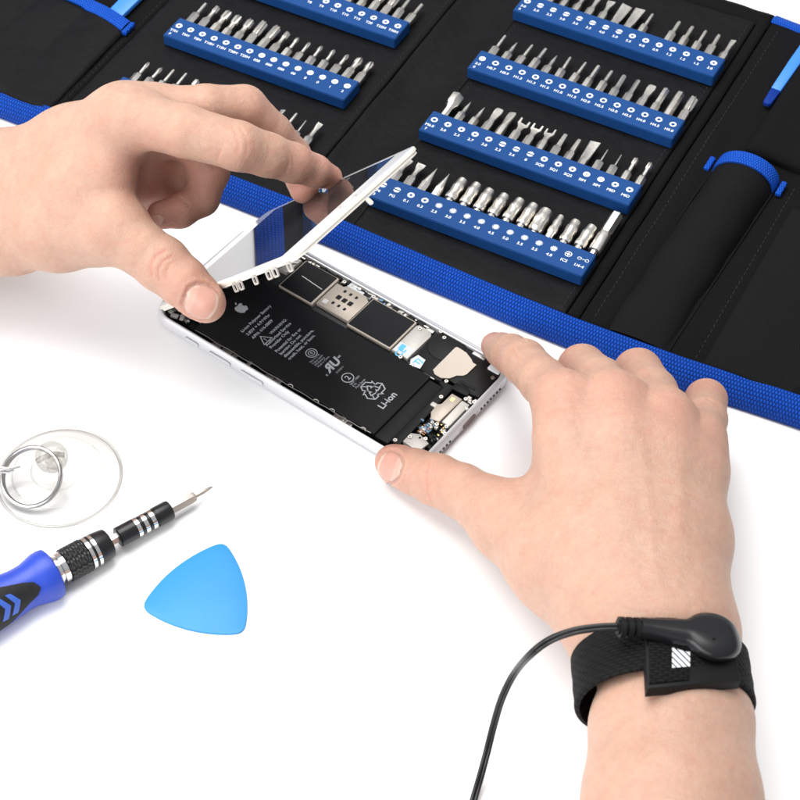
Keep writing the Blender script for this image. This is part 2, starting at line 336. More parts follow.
def band_path(name, path, prof, m, parent, closed_ends=True):
    # sweep an open profile (offset, height) along a path of (u, v); offset runs to the right-hand side of travel
    P = [Vector((p[0], p[1])) for p in path]; Q = []
    for a, b in zip(P, P[1:]):
        k = max(1, int((b - a).length / .5)); Q += [a.lerp(b, i / k) for i in range(k)]
    Q.append(P[-1]); n = len(prof); V = []; UV = []; s = 0
    pl = [0]
    for a, b in zip(prof, prof[1:]): pl.append(pl[-1] + math.hypot(b[0] - a[0], b[1] - a[1]))
    for i, q in enumerate(Q):
        t = (Q[min(i + 1, len(Q) - 1)] - Q[max(i - 1, 0)]).normalized(); nn = Vector((t.y, -t.x))
        if i: s += (q - Q[i - 1]).length
        w = .035 * noise.noise(Vector((s * .45, 3.1, 0)))
        for j, (o, z) in enumerate(prof):
            p = q + nn * (o + w); V.append((p.x, p.y, z + .5 * w)); UV.append((s, pl[j]))
    b = MB(); b.add(V, [(i * n + j, i * n + j + 1, (i + 1) * n + j + 1, (i + 1) * n + j) for i in range(len(Q) - 1) for j in range(n - 1)])
    b.uv = UV
    return b.build(name, m, parent, ang=80)
low = [(-29, -15.55), (-19, -15.55), (-15.4, -15.5), (-6.2, -15.45), (-3.1, -15.45), (-.6, -15.55), (3.9, -15.78), (8, -15.95), (10.7, -16.0), (15.2, -15.9), (20.2, -15.55), (26, -15.2)]
bprof = [(-.16, .80), (-.10, .93)] + [(-.05 + .92 * math.sin(a) ** 1.0, .10 + .86 * cos(a)) for a in np.linspace(.0, pi / 2, 12)] + [(.80, .02)]
band_path('edge_binding', low, bprof, M['web'], case)
band_path('edge_binding', [(26, 5.75), (18, 5.72), (13.5, 5.62), (12.2, 5.72), (10.78, 5.85)], bprof, M['web_fine'], case)

# pouch for the driver handle on the right flap, with its elastic mouth
def pouch(name, uc, v0, v1, hw, ht, m, bandm, tilt=0, parent=case, bw=.75, tabs=True):
    loops = []; nn = 26
    for t in np.linspace(0, 1, 34):
        v = v0 + (v1 - v0) * t; g = min(1, t * 1.5 + .02) ** .5; k = .96 + .04 * min(1, t * 2.2)
        loops.append([(uc + tilt * t + hw * x * k * (1 + .03 * math.sin(v * 2.1)), v, .80 + ht * g * math.sqrt(max(0, 1 - abs(x) ** 2.1)) ** 1.25 + .03 * noise.noise(Vector((x * 2, v * .8, 7))))
                      for x in np.linspace(-1, 1, nn)])
    inner = [[(uc + tilt + hw * x * .93, v1 - d, .78 + ht * .93 * math.sqrt(max(0, 1 - abs(x) ** 2.1))) for x in np.linspace(-1, 1, nn)] for d in (0, 1.5)]
    b = MB(); b.rings(loops + inner, closed=False, cap=False)
    for sd in (-1, 1):                                      # sewn flanges
        b.tube([(uc + sd * (hw + .06) + tilt * t, v0 + (v1 - v0) * t, .85) for t in np.linspace(0, 1, 12)], .05, 8)
    o = b.build(name, m, parent, ang=60)
    th = .07; V = []; UV = []; L = []
    for (dv, off) in ((-.02, .0), (-.02, th), (bw * .5, th * 1.3), (bw, th), (bw, .0)):
        lp = []; s = 0; prev = None
        for a in np.linspace(0, pi, 40):
            x = -cos(a); p = Vector((uc + tilt + (hw + off) * x, v1 - bw * .55 + dv, .80 + (ht + off) * math.sqrt(max(0, 1 - abs(x) ** 2.1))))
            if prev is not None: s += (p - prev).length
            prev = p; lp.append(tuple(p)); UV.append((s, dv))
        L.append(lp)
    e = MB(); e.rings(L, closed=False, cap=False); UVs = list(UV)
    if tabs:
        for sd in (-1, 1):
            k = len(e.v); e.box((uc + tilt + sd * (hw + .30), v1 - bw * .15, .95), (.26, bw * 1.15, .22), .06); UVs += [(p[0], p[1]) for p in e.v[k:]]
    e.uv = UVs
    e.build('elastic_loop', bandm, o, ang=60)
    return o
pouch('handle_pouch', 13.25, -15.75, -4.75, 1.36, 1.05, M['cloth_twill'], M['web_fine'], tilt=.38)
slab('pocket', 16.1, 25.6, -15.7, -5.6, .74, .93, M['cloth_twill'], hf=lambda u, v: .08 * math.sin((u - 16) * 1.1), r=.12, du=.2)
slab('pocket', 13.05, 25.6, -3.4, 3.9, .74, 1.30, M['cloth'], r=.35, du=.3)
# blue mouth band of the left pocket
lp = MB(); L = []; UV = []
for dv, off in ((-.36, .0), (-.36, .09), (0, .13), (.36, .09), (.36, 0)):
    row = []; s = 0
    for u in np.linspace(-26.5, -15.62, 90):
        v = -8.62 - .22 * (u + 18.3) * (1 if u > -18.3 else .1)
        row.append((u, v + dv, 1.0 + off + .12 * abs(math.sin((u + 15.4) * 1.25)) ** .8)); UV.append((u, dv))
    L.append(row)
lp.rings(L, closed=False, cap=False); k = len(lp.v); lp.box((-15.48, -9.2, .98), (.26, .85, .24), .06); UV += [(p[0], p[1]) for p in lp.v[k:]]; lp.uv = UV
lp.build('elastic_loop', M['web_fine'], pk, ang=60)
# light blue plastic pry tools tucked into the case
def pry(u, v0, v1, w, z, label, tip, rz=0):
    o = tag(empty('pry_tool', KM @ Vector((u, v0, z)), KT + rz), label, 'pry tool')
    n = v1 - v0; a = MB(); a.prism([(-w / 2, .0 + tip), (w / 2, 0 + tip), (w / 2 * 1.15, n * .5), (w / 2, n), (-w / 2, n), (-w / 2 * 1.15, n * .5)], 0, .2, .05); a.build('bar', M['pryblue'], o)
    if tip:
        c = MB(); c.prism([(-w * .42, .12), (-w * .2, 0), (w * .2, 0), (w * .42, .12), (w / 2, tip - .003), (-w / 2, tip - .003)], 0, .18, .05); c.build('tip', M['web_fine'], o)
    return o
pry(12.78, -.25, 6.3, .46, 1.05, 'bright blue plastic pry tool with darker tip at the upper right of the case', 1.1, rz=-.03)
pry(-16.55, -9.1, -2.0, .8, .95, 'light blue flat plastic tool tucked in the top left pocket of the case', 0)

# ------------------------------------------------------------------ bit holders and bits
NL = 24
def sec(kind, a, b=None):
    out = []
    for i in range(NL):
        th = 2 * pi * i / NL; c, s_ = cos(th), sin(th)
        if kind == 'h':
            r = a * cos(pi / 6) / cos((th + pi / 6) % (pi / 3) - pi / 6); out.append((r * c, r * s_))
        elif kind == 'r': out.append((a * c, a * s_))
        elif kind == 'b':                                   # flat blade, a wide, b thick
            k = (abs(c) ** 8 + abs(s_) ** 8) ** (-1 / 8); out.append((a * c * k, b * s_ * k))
        elif kind == 'x': r = a * (.62 + .38 * abs(cos(2 * th)) ** 1.3); out.append((r * c, r * s_))      # cross
        elif kind == 't': r = a * (.80 + .20 * cos(6 * th)); out.append((r * c, r * s_))                   # star
        elif kind == 'k': r = a * (.95 + .05 * (1 if i % 2 else -1)); out.append((r * c, r * s_))          # knurl
    return out
HX = [(-.3, 'h', .2), (.62, 'h', .2), (.70, 'h', .175)]
def stub(l): return [(-.3, 'h', .2), (l - .08, 'h', .2), (l, 'h', .165)]
BITS = {
 'thin':   ('thin-tipped', stub(.72) + [(.80, 'r', .085), (1.55, 'r', .075), (1.66, 'h', .06)]),
 'thin2':  ('slim round-shafted', stub(.8) + [(.9, 'r', .10), (1.5, 'r', .10), (1.64, 't', .085)]),
 'hex':    ('hex-tipped', stub(.66) + [(.80, 'h', .12), (1.60, 'h', .115), (1.66, 'h', .10)]),
 'hexb':   ('thick hex-tipped', stub(.6) + [(.74, 'h', .16), (1.66, 'h', .16), (1.72, 'h', .14)]),
 'hexl':   ('thick straight hex', [(-.3, 'h', .2), (1.66, 'h', .2), (1.74, 'h', .165)]),
 'point':  ('small pointed', stub(.62) + [(.74, 'r', .10), (1.05, 'r', .095), (1.45, 'x', .03), (1.5, 'r', .012)]),
 'cone':   ('sharp cone-tipped', [(-.3, 'h', .2), (.55, 'h', .2), (.62, 'r', .19), (1.55, 'r', .02), (1.62, 'r', .008)]),
 'ph':     ('small cross-headed', stub(.66) + [(.76, 'r', .085), (1.1, 'r', .085), (1.24, 'x', .11), (1.42, 'x', .10), (1.55, 'x', .03)]),
 'phb':    ('large cross-headed', stub(.78) + [(.9, 'r', .12), (1.15, 'r', .13), (1.3, 'x', .18), (1.52, 'x', .17), (1.70, 'x', .05)]),
 'torx':   ('star-tipped', stub(.66) + [(.82, 'r', .11), (1.2, 'r', .11), (1.28, 't', .14), (1.62, 't', .14), (1.66, 't', .11)]),
 'torxb':  ('thick star-tipped', [(-.3, 'h', .2), (.62, 'h', .2), (.80, 'r', .165), (.98, 't', .20), (1.66, 't', .20), (1.72, 't', .17)]),
 'torxm':  ('stubby star-tipped', stub(.55) + [(.68, 'r', .13), (.95, 'r', .13), (1.08, 't', .18), (1.52, 't', .18), (1.57, 't', .14)]),
 'slot':   ('slotted flat', stub(.66) + [(.78, 'r', .11), (1.05, 'r', .11), (1.4, 'b', .19, .035), (1.58, 'b', .20, .025)]),
 'slots':  ('narrow slotted', stub(.6) + [(.74, 'r', .11), (1.1, 'r', .11), (1.45, 'b', .13, .035), (1.62, 'b', .13, .025)]),
 'wide':   ('broad flat-bladed', [(-.3, 'h', .2), (.35, 'h', .2), (.55, 'b', .20, .09), (1.55, 'b', .25, .03), (1.66, 'b', .25, .025)]),
 'round':  ('rounded flat-bladed', [(-.3, 'h', .2), (.55, 'h', .2), (.8, 'r', .15), (1.0, 'b', .15, .10), (1.4, 'b', .2, .06), (1.6, 'b', .19, .05), (1.68, 'b', .14, .04)]),
 'fork':   ('two-pronged', [(-.3, 'h', .2), (.6, 'h', .2), (.8, 'r', .13), (1.02, 'b', .14, .07), (1.18, 'b', .24, .05), (1.26, 'b', .26, .05)]),
 'sq':     ('square-tipped', stub(.62) + [(.74, 'b', .11, .11), (1.45, 'b', .09, .09), (1.5, 'b', .07, .07)]),
 'needle': ('needle-tipped', stub(.7) + [(.76, 'r', .045), (1.5, 'r', .035), (1.53, 'r', .02)]),
 'tri':    ('slotted star-tipped', stub(.62) + [(.72, 'r', .09), (1.1, 'r', .09), (1.2, 'x', .13), (1.5, 'x', .13), (1.54, 'x', .11)]),
 'nut':    ('large hex nut-headed', [(-.3, 'h', .16), (.62, 'h', .16), (.80, 'r', .22), (.9, 'h', .31), (1.45, 'h', .31), (1.52, 'h', .27), (1.5, 'r', .18), (1.25, 'r', .16)]),
 'sock':   ('grooved socket', [(-.3, 'r', .14), (.2, 'r', .16), (.24, 'r', .23), (.34, 'r', .27), (.5, 'k', .27), (.66, 'r', .24), (.8, 'r', .25), (.95, 'k', .27), (1.1, 'r', .27), (1.2, 'r', .235), (1.34, 'r', .23), (1.5, 'r', .22), (1.53, 'r', .19), (1.53, 'r', .10), (1.3, 'r', .10)]),
 'sockb':  ('wide grooved socket', [(-.3, 'r', .15), (.14, 'r', .17), (.2, 'r', .27), (.34, 'r', .33), (.5, 'k', .33), (.66, 'r', .30), (.85, 'k', .33), (1.05, 'r', .33), (1.16, 'r', .30), (1.35, 'r', .29), (1.5, 'r', .28), (1.54, 'r', .24), (1.54, 'r', .15), (1.3, 'r', .14)]),
 'socks':  ('slim grooved socket', [(-.3, 'r', .17), (.42, 'r', .17), (.5, 'r', .21), (.7, 'k', .215), (.85, 'r', .175), (1.1, 'r', .20), (1.25, 'r', .16), (1.5, 'r', .15), (1.53, 'r', .13), (1.53, 'r', .07), (1.3, 'r', .07)]),
 'adapt':  ('long hex adapter', [(-.3, 'h', .15), (.24, 'h', .15), (.28, 'r', .26), (.34, 'r', .28), (1.25, 'r', .28), (1.42, 'h', .27), (1.48, 'h', .22), (1.54, 'h', .27), (2.6, 'h', .27), (2.68, 'h', .22)]),
}
BM = {}
def bit_mesh(kind):
    if kind in BM: return BM[kind]
    b = MB(); loops = []
    for st in BITS[kind][1]:
        loops.append([(x, st[0], z) for x, z in sec(st[1], *st[2:])])
    b.rings(loops)
    if kind == 'fork':
        for sd in (-1, 1):
            b.prism([(sd * .19 - .055, 1.24), (sd * .19 + .055, 1.24), (sd * .20 + .04, 1.55), (sd * .20 - .04, 1.55)], -.045, .045, .01)
    o = b.build('screwdriver_bit', M['nickel'], ang=28); BM[kind] = o.data
    bpy.data.objects.remove(o); return BM[kind]
ORD = 'first second third fourth fifth sixth seventh eighth ninth tenth eleventh twelfth thirteenth fourteenth fifteenth'.split()
def icon(mb, kind, c, r, z, mi=0):
    n = 22; rin = .56 if kind not in ('slot', 'x') else .0
    ring = lambda q, rot=0, k=n: [(c[0] + q * cos(2 * pi * i / k + rot), c[1] + q * sin(2 * pi * i / k + rot), z) for i in range(k)]
    if kind in ('ring', 'hex', 'star', 'sq', 'dot'):
        outer = ring(r)
        f = {'ring': .62, 'hex': .60, 'star': .44, 'sq': .42, 'dot': .34}[kind]
        if kind == 'hex': inner = [(c[0] + x * r * f / .2, c[1] + y * r * f / .2, z) for x, y in [sec('h', .2)[int(i * NL / n)] for i in range(n)]]
        elif kind == 'star': inner = [(c[0] + r * f * (1 + .22 * cos(5 * 2 * pi * i / n)) * cos(2 * pi * i / n), c[1] + r * f * (1 + .22 * cos(5 * 2 * pi * i / n)) * sin(2 * pi * i / n), z) for i in range(n)]
        else: inner = ring(r * f)
        mb.add(outer + inner, [(i, (i + 1) % n, n + (i + 1) % n, n + i) for i in range(n)], mi)
        if kind == 'dot' : mb.add(ring(r * .16), [tuple(range(n))], mi)
    elif kind == 'slot':                                     # disc cut by a bar
        for sg in (1, -1):
            arc = [(c[0] + r * cos(a), c[1] + sg * r * sin(a), z) for a in np.linspace(.22, pi - .22, 14)]
            mb.add(arc if sg > 0 else arc[::-1], [tuple(range(14))], mi)
    elif kind == 'burst':
        mb.add(ring(r * .62), [tuple(range(n))], mi)
        for i in range(12):
            a = 2 * pi * i / 12; mb.ribbon([(c[0] + r * .66 * cos(a), c[1] + r * .66 * sin(a)), (c[0] + r * cos(a), c[1] + r * sin(a))], r * .2, z, mi)
    elif kind == 'x':
        o_ = ring(r); i_ = ring(r * .8); mb.add(o_ + i_, [(i, (i + 1) % n, n + (i + 1) % n, n + i) for i in range(n)], mi)
        mb.ribbon([(c[0] - r * .55, c[1]), (c[0] + r * .55, c[1])], r * .32, z, mi); mb.ribbon([(c[0], c[1] - r * .55), (c[0], c[1] + r * .55)], r * .32, z + .0004, mi)
    elif kind == 'oo':
        for sx in (-.17, .17):
            cc = (c[0] + sx, c[1]); o_ = [(cc[0] + .085 * cos(2 * pi * i / n), cc[1] + .085 * sin(2 * pi * i / n), z) for i in range(n)]; i_ = [(cc[0] + .06 * cos(2 * pi * i / n), cc[1] + .06 * sin(2 * pi * i / n), z) for i in range(n)]
            mb.add(o_ + i_, [(i, (i + 1) % n, n + (i + 1) % n, n + i) for i in range(n)], mi)
        mb.ribbon([(c[0] - .085, c[1]), (c[0] + .085, c[1])], .025, z, mi)
def holder(u0, vfront, length, marks, bits, where, label, pre=None, dz=0):
    hx = Matrix.Translation(KM @ Vector((u0, vfront, KZ + dz))) @ Matrix.Rotation(KT, 4, 'Z')
    b = MB(); bm = bmesh.new(); bmesh.ops.create_cube(bm, size=1)
    bmesh.ops.scale(bm, vec=(length, KW, KH), verts=bm.verts); bmesh.ops.translate(bm, vec=(length / 2, KW / 2, KH / 2), verts=bm.verts)
    bmesh.ops.bevel(bm, geom=[e for e in bm.edges], offset=.035, segments=2, affect='EDGES'); bm.verts.index_update()
    b.add([v.co for v in bm.verts], [[v.index for v in f.verts] for f in bm.faces]); bm.free()
    o = b.build('bit_holder', M['bar']); o.location = hx.translation; o.rotation_euler = (0, 0, KT)
    tag(o, label, 'bit holder', 'blue bit holders in the tool case')
    pitch = length / 15; p = MB()
    for i, (txt, ic) in enumerate(marks):
        c = (pitch * (i + .47), KW * .63); icon(p, ic, c, .155, KH + .004)
        if txt: put_text(p, txt, .215, (c[0] - .02, KW * .30, KH + .004), (1, 0, 0), (0, 1, 0), bold=.004)
    if pre: put_text(p, pre, .2, (pitch * .36, KW * .12, KH + .004), (1, 0, 0), (0, 1, 0), bold=.004)
    p.build('printed_marks', M['print'], o, smooth=False)
    for i, kd in enumerate(bits):
        if not kd: continue
        q = bpy.data.objects.new('screwdriver_bit', bit_mesh(kd)); COL.objects.link(q)
        j = random.uniform(-.03, .03)
        q.matrix_world = hx @ Matrix.Translation((pitch * (i + .60) + .02, KW + random.uniform(-.03, .05), KH * .52)) @ Matrix.Rotation(j, 4, 'Z') @ Matrix.Rotation(radians(2.5 + random.uniform(-1, 1)), 4, 'X') @ Matrix.Rotation(random.choice((0, pi / 6, .2, .35)) if BITS[kd][1][-1][1] not in 'b' and kd != 'fork' else random.uniform(-.3, .3), 4, 'Y')
        tag(q, '%s steel bit, %s from left in the %s blue holder' % (BITS[kd][0], ORD[i], where), 'bit', 'steel bits standing in the blue holders')
    return o
H = 'ring hex star sq dot slot burst x oo'.split()
R1 = [('2.0', 'star')] + [(t, 'slot') for t in ('2.0', '2.5', '3.0', '3.0', '3.5', '4.0', '5.0')] + [(t, 'star') for t in ('5.5', '0.8', '0.9', '1.2', '1.2', '1.5', '2.0')]
R2 = [('2.0', 'dot')] + [(t, 'hex') for t in ('H0.7', 'H0.9', 'H1.3', 'H1.3', 'H1.5', 'H1.8', 'H1.5', 'H2.0', 'H2.5', 'H3.0', 'H3.5', 'H4.0', 'H4.5', 'H5.0')]
R3 = [('M6.0', 'hex'), ('2.0', 'star'), ('2.3', 'star'), ('2.7', 'star'), ('3.0', 'star'), ('2.3', 'slot'), ('2.6', 'slot'), ('8', 'slot'), ('SQ0', 'sq'), ('SQ1', 'sq'), ('SQ2', 'sq'), ('SIM', 'dot'), ('SIM', 'dot'), ('MID', 'star'), ('MID', 'star')]
R3 = [('M6.0', 'hex'), ('2.0', 'star'), ('2.3', 'star'), ('2.7', 'star'), ('3.0', 'star'), ('2.3', 'slot'), ('2.6', 'slot'), ('8', 'slot'), ('SQ0', 'sq'), ('SQ1', 'sq'), ('SQ2', 'sq'), ('SIM', 'dot'), ('SIM', 'dot'), ('MID', 'star'), ('MID', 'star')]
R4 = [('F6', 'slot'), ('PG', 'slot'), ('0.1', 'star'), ('0.3', 'star')] + [(t, 'burst') for t in ('2.5', '3.0', '3.5', '4.0', '4.5', '5.0', '5.5', '3.5', '4.0')] + [('ICS', 'x'), ('1/4-4', 'oo')]
L2 = [(t, 'star') for t in ('T7H', 'T6H', 'T8H', 'T10H', 'T15H', 'T20H', 'T25H')] + [(t, 'dot') for t in ('000', '000', '000', '00', '0', '0', '1', '2')]
L1 = [(t, 'star') for t in ('T1', 'T2', 'T2', 'T3', 'T4', 'T5', 'T7', 'T8', 'T9', 'T10', 'T10', 'T15', 'T20', 'T25H', 'T30H')]
L3 = [(t, 'dot') for t in ('000', '000', '00', '00', '0', '0', '1', '1', '2', '2', 'P2', 'P5', 'P6', '0.6', '1.5')]
bR = [['slots', 'slots', 'slots', 'slots', 'slots', 'slot', 'wide', 'wide', 'thin', None, 'thin2', 'thin2', 'thin', 'thin2', 'slots'],
      ['thin', 'point', 'thin', 'thin2', 'point', 'thin', 'thin', 'hex', 'thin2', 'hex', 'hex', 'round', 'hexb', 'hexl', 'torxb'],
      ['nut', 'point', 'point', 'round', 'round', 'fork', 'fork', 'fork', 'fork', 'sq', 'sq', 'wide', 'needle', 'needle', 'tri'],
      ['slot', 'slot', 'cone', 'cone', 'sock', 'sock', 'sock', 'sock', 'sock', 'sock', 'sockb', 'socks', 'sock', 'sock', 'adapt']]
bR[2] = ['nut', 'point', 'point', 'round', 'round', 'fork', 'fork', 'fork', 'sq', 'sq', 'wide', 'needle', 'needle', 'tri', 'tri']
wR = ['top right', 'second right', 'third right', 'lowest right']
for i, (mk, bt) in enumerate(zip((R1, R2, R3, R4), bR)):
    holder(0, -KS * i, KL, mk, bt, wR[i], ['blue bit holder with flat blade bits, topmost of the right stack', 'blue bit holder printed H0.7 to H5.0, second in the right stack', 'blue bit holder printed SQ0, SIM and MID, third in the right stack', 'blue bit holder carrying grooved sockets, lowest of the right stack'][i], pre=('0', '0', '7', '3')[i])
bL = [['thin', 'thin', 'thin', 'thin', 'torx', 'torx', 'torx', 'torx', 'torx', 'torxm', 'torxm', 'torxb', 'torxb', 'thin2', 'thin2'],
      ['thin2', 'torx', 'torxm', 'torxm', 'torxm', 'torxb', 'torxb', 'torx', 'ph', 'ph', 'ph', 'ph', 'ph', 'phb', 'phb'],
      ['ph', 'ph', 'thin', 'thin', 'tri', 'tri', None, None, None, None, None, 'slots', 'thin', 'needle', 'slots']]
wL = ['top left', 'middle left', 'lowest left']
for i, (mk, bt) in enumerate(zip((L1, L2, L3), bL)):
    vf = [-4.5, -9.30, -14.05][i]
    holder(-13.45, vf, 9.6, mk, bt, wL[i], ['blue bit holder cut off by the top edge of the photo, left stack', 'blue bit holder printed T10H to T25H, middle of the left stack', 'blue bit holder half hidden behind the left hand, lowest of the left stack'][i], pre=('T', 'P', 'P')[i])

# ------------------------------------------------------------------ phone
PX, PY, PT = -10.3488, 4.2271, -.6492
phone = tag(empty('phone', (PX, PY, 0), PT), 'opened silver smartphone lying on the table with its black battery and circuit board exposed', 'phone')
PM = Matrix.Translation((PX, PY, 0)) @ Matrix.Rotation(PT, 4, 'Z')
PMi = PM.inverted()
def pl(x, y, z=.6): return PMi @ Vector(at(x, y, z))
LN, WD, HT = 13.8, 6.7, .69
def rr(ins, z, n=10): return [(x, y, z) for x, y in rrect(ins, ins, LN - ins, WD - ins, max(.15, 1.0 - ins), n)]
b = MB(); prof = [(.26, .0), (.12, .05), (.03, .17), (0, .34), (.03, .52), (.08, .62), (.13, .675), (.18, .69), (.21, .67), (.22, .60), (.27, .59), (.28, .14)]
b.rings([rr(i, z) for i, z in prof])
b.build('housing', M['alu'], phone, ang=40)
def side_x(yy, zz, r): hs = MB(); hs.tube([(13.72 - .01, yy, zz), (13.815, yy, zz)], r, 10); hs.build('grille_hole', M['blk'], phone)
for k in range(7): side_x(5.5 - .0 - k * .21, .34, .055)
for k in range(4): side_x(2.15 - k * .21, .34, .055)
for yy in (2.85, 3.95): sp = MB(); sp.tube([(13.7, yy, .34), (13.80, yy, .34)], .09, 12); sp.build('case_screw', M['nickel_dk'], phone)
pt = MB(); pt.prism(rrect(-.42, -.12, .42, .12, .11, 5), 0, .09); pt.build('charging_port', M['copper2'], phone, mtx=Matrix.Translation((13.73, 3.42, .34)) @ Matrix(((0, 0, 1, 0), (1, 0, 0, 0), (0, 1, 0, 0), (0, 0, 0, 1))))
for x0, x1, nm in ((2.05, 2.75, 'mute_switch'), (3.35, 4.45, 'volume_button'), (5.0, 6.15, 'volume_button')):
    k = MB(); hw = (x1 - x0) / 2; k.prism(rrect(-hw, -.10, hw, .10, .095, 5), 0, .07, .015)
    k.build(nm, M['alu'], phone, mtx=Matrix.Translation(((x0 + x1) / 2, .03, .36)) @ Matrix(((1, 0, 0, 0), (0, 0, -1, 0), (0, 1, 0, 0), (0, 0, 0, 1))))
    k2 = MB(); k2.prism(rrect(-hw - .03, -.125, hw + .03, .125, .12, 5), 0, .025)
    k2.build('button_gap', M['alu_in'], phone, mtx=Matrix.Translation(((x0 + x1) / 2, .03, .36)) @ Matrix(((1, 0, 0, 0), (0, 0, -1, 0), (0, 1, 0, 0), (0, 0, 0, 1))))
# interior floor and bay walls
k = MB(); k.prism(rrect(.285, .285, LN - .285, WD - .285, .6, 6), .145, .24); k.build('inner_tray', M['blk'], phone)
# battery
bat = MB(); bat.prism(rrect(2.15, .52, 11.35, 4.22, .07, 3), .245, .60, .05); BATT = bat.build('battery', M['batt'], phone)
lip = MB(); lip.prism(rrect(11.36, .50, 12.02, 4.10, .05, 3), .245, .52, .03); lip.build('battery_tab', M['batt'], phone)
pr = MB(); ZP = .604
X_, Y_ = (0, 1, 0), (-1, 0, 0)                        # lettering runs across the phone
def bt(txt, x, y, size, align='LEFT', bold=.0, mi=0, shear=0, flip=1): put_text(pr, txt, size, (x, y, ZP), X_, Y_, mi, bold, align, shear, flip)
# fruit logo: body with a bite, plus leaf (units scaled below, up = +y of the text frame)
def logo(cx, cy, sc):
    half = [(0, .36), (.10, .41), (.24, .44), (.36, .38), (.43, .26)]
    bite = [(.43, .26), (.335, .19), (.30, .06), (.335, -.06), (.45, -.13)]
    low_ = [(.45, -.13), (.40, -.30), (.30, -.46), (.20, -.54), (.10, -.52), (0, -.48)]
    left = [(-.10, -.52), (-.20, -.54), (-.30, -.46), (-.42, -.28), (-.48, -.05), (-.47, .16), (-.40, .32), (-.28, .42), (-.16, .42)]
    poly = half + bite[1:] + low_[1:] + left
    leaf = [(0, .50), (.02, .62), (.10, .72), (.20, .77), (.20, .66), (.13, .55)]
    for q in (poly, leaf): pr.add([(cx - y * sc, cy + x * sc, ZP) for x, y in q], [tuple(range(len(q)))], 1)
logo(2.93, 2.47, .52)
for i, (t, sz) in enumerate((('Li-ion Polymer Battery', .20), ('3.82V\u2393 6.91Whr'.replace('\u2393', ' ='), .20), ('APN: 616-0809', .20))): bt(t, 3.86 + .29 * i, 1.47, sz, bold=.004)
def stroke(pts, w, mi=0, closed=False): pr.ribbon(pts, w, ZP, mi, closed)
stroke([(4.98, 1.5), (4.98, 1.98), (4.56, 1.74)], .035, 0, True); bt('!', 4.93, 1.74, .26, 'CENTER', .004)
bt('WARNING:', 4.86, 2.1, .20, bold=.003)
for i, t in enumerate(('Authorized Service', 'Provider Only')): bt(t, 5.13 + .22 * i, 1.50, .20, bold=.004)
for i, t in enumerate(('Potential for fire or', 'burning. Do not', 'disassemble, puncture,', 'crush, heat, or burn.')): bt(t, 5.66 + .22 * i, 1.48, .20, bold=.004)
circ = lambda cx, cy, r, n=24: [(cx + r * cos(2 * pi * i / n), cy + r * sin(2 * pi * i / n)) for i in range(n)]
stroke(circ(6.78, 2.30, .23), .035, 0, True); stroke(circ(6.78, 2.30, .13), .03, 0, True); bt('E', 6.83, 2.30, .16, 'CENTER', .004)
for i, t in enumerate(('This is a UL', 'Tokyo Japan', 'ITE Battery', 'Made in China')): bt(t, 7.10 + .13 * i, 1.86, .125)
bt('R', 8.02, 2.08, .56, 'CENTER', .022, shear=-.2, flip=-1); bt('U', 8.02, 2.46, .56, 'CENTER', .022, shear=.2)
bt('c', 8.05, 1.76, .20, 'CENTER', .004); bt('us', 7.82, 2.82, .18, 'CENTER', .004); bt('E155211', 8.28, 2.30, .13, 'CENTER')
stroke(circ(8.75, 2.15, .24), .04, 0, True); bt('2', 8.86, 2.15, .34, 'CENTER', .006)
for i, t in enumerate(('0607-1001', 'E15', 'Pack Japan')): bt(t, 9.10 + .14 * i, 1.92, .14)
for q in range(3):                                          # three chasing arrows, outlined
    a0 = 2 * pi * q / 3; ro = lambda p: (9.93 - (p[0] * sin(a0) + p[1] * cos(a0)), 2.25 + (p[0] * cos(a0) - p[1] * sin(a0)))
    stroke([ro(p) for p in ((-.16, .12), (-.27, .30), (-.16, .47), (.14, .47), (.27, .26), (.34, .30), (.27, .07), (.04, .12), (.11, .16), (.02, .30))], .048, 0, True)
    stroke([ro(p) for p in ((-.13, .45), (-.02, .28))], .04)
bt('Li-ion', 10.86, 2.17, .42, 'CENTER', .008)
pr.build('printed_text', [M['grey_print'], M['logo']], BATT, smooth=False)
# logic board area
def plate(name, m, poly, z0, z1, bev=.03, par=None): k = MB(); k.prism(poly, z0, z1, bev); return k.build(name, m, par or phone)
rc = lambda x0, y0, x1, y1, r=.06: rrect(x0, y0, x1, y1, r, 3)
plate('circuit_board', mat('board_black', (.02, .022, .024), .5, var=.5, vs=9), rc(2.3, 4.32, 10.35, 6.38), .245, .36, .02)
s1 = plate('shield_can', M['champ'], rc(3.30, 4.40, 5.10, 6.24), .365, .56, .03); plate('black_sticker', M['sticker'], rc(3.36, 4.46, 5.00, 6.20, .03), .562, .572, 0, s1)
k = MB(); k.ribbon([(3.75, 5.42), (4.9, 5.32)], .035, .575); k.build('scratch_line', M['alu_in'], s1)
s2 = plate('shield_can', M['champ'], rc(6.90, 4.40, 9.16, 6.22), .365, .58, .03); plate('black_sticker', M['sticker'], rc(6.95, 4.46, 9.08, 6.16, .03), .582, .592, 0, s2)
sim = plate('card_reader', M['champ'], [(5.16, 4.62), (6.86, 4.58), (6.86, 5.95), (6.60, 6.12), (5.6, 6.12), (5.5, 6.0), (5.16, 6.0)], .365, .55, .025)
k = MB()
for i in range(3):
    for j, (w, h) in enumerate(((.16, .12), (.24, .21), (.16, .12))):
        cx = 5.72 + .30 * i; cy = 5.02 + .40 * j - (.02 if j == 1 else 0); k.prism(rrect(cx - h / 2, cy - w / 2, cx + h / 2, cy + w / 2, .04, 3), .54, .5535)
k.build('contact_slot', M['blk'], sim)
k = MB(); k.prism(rc(5.30, 4.78, 5.52, 5.02, .02), .54, .5533); k.build('etched_square', M['alu_in'], sim)
plate('sim_tray', M['paper'], rc(5.55, 6.14, 6.75, 6.42, .05), .30, .50, .02)
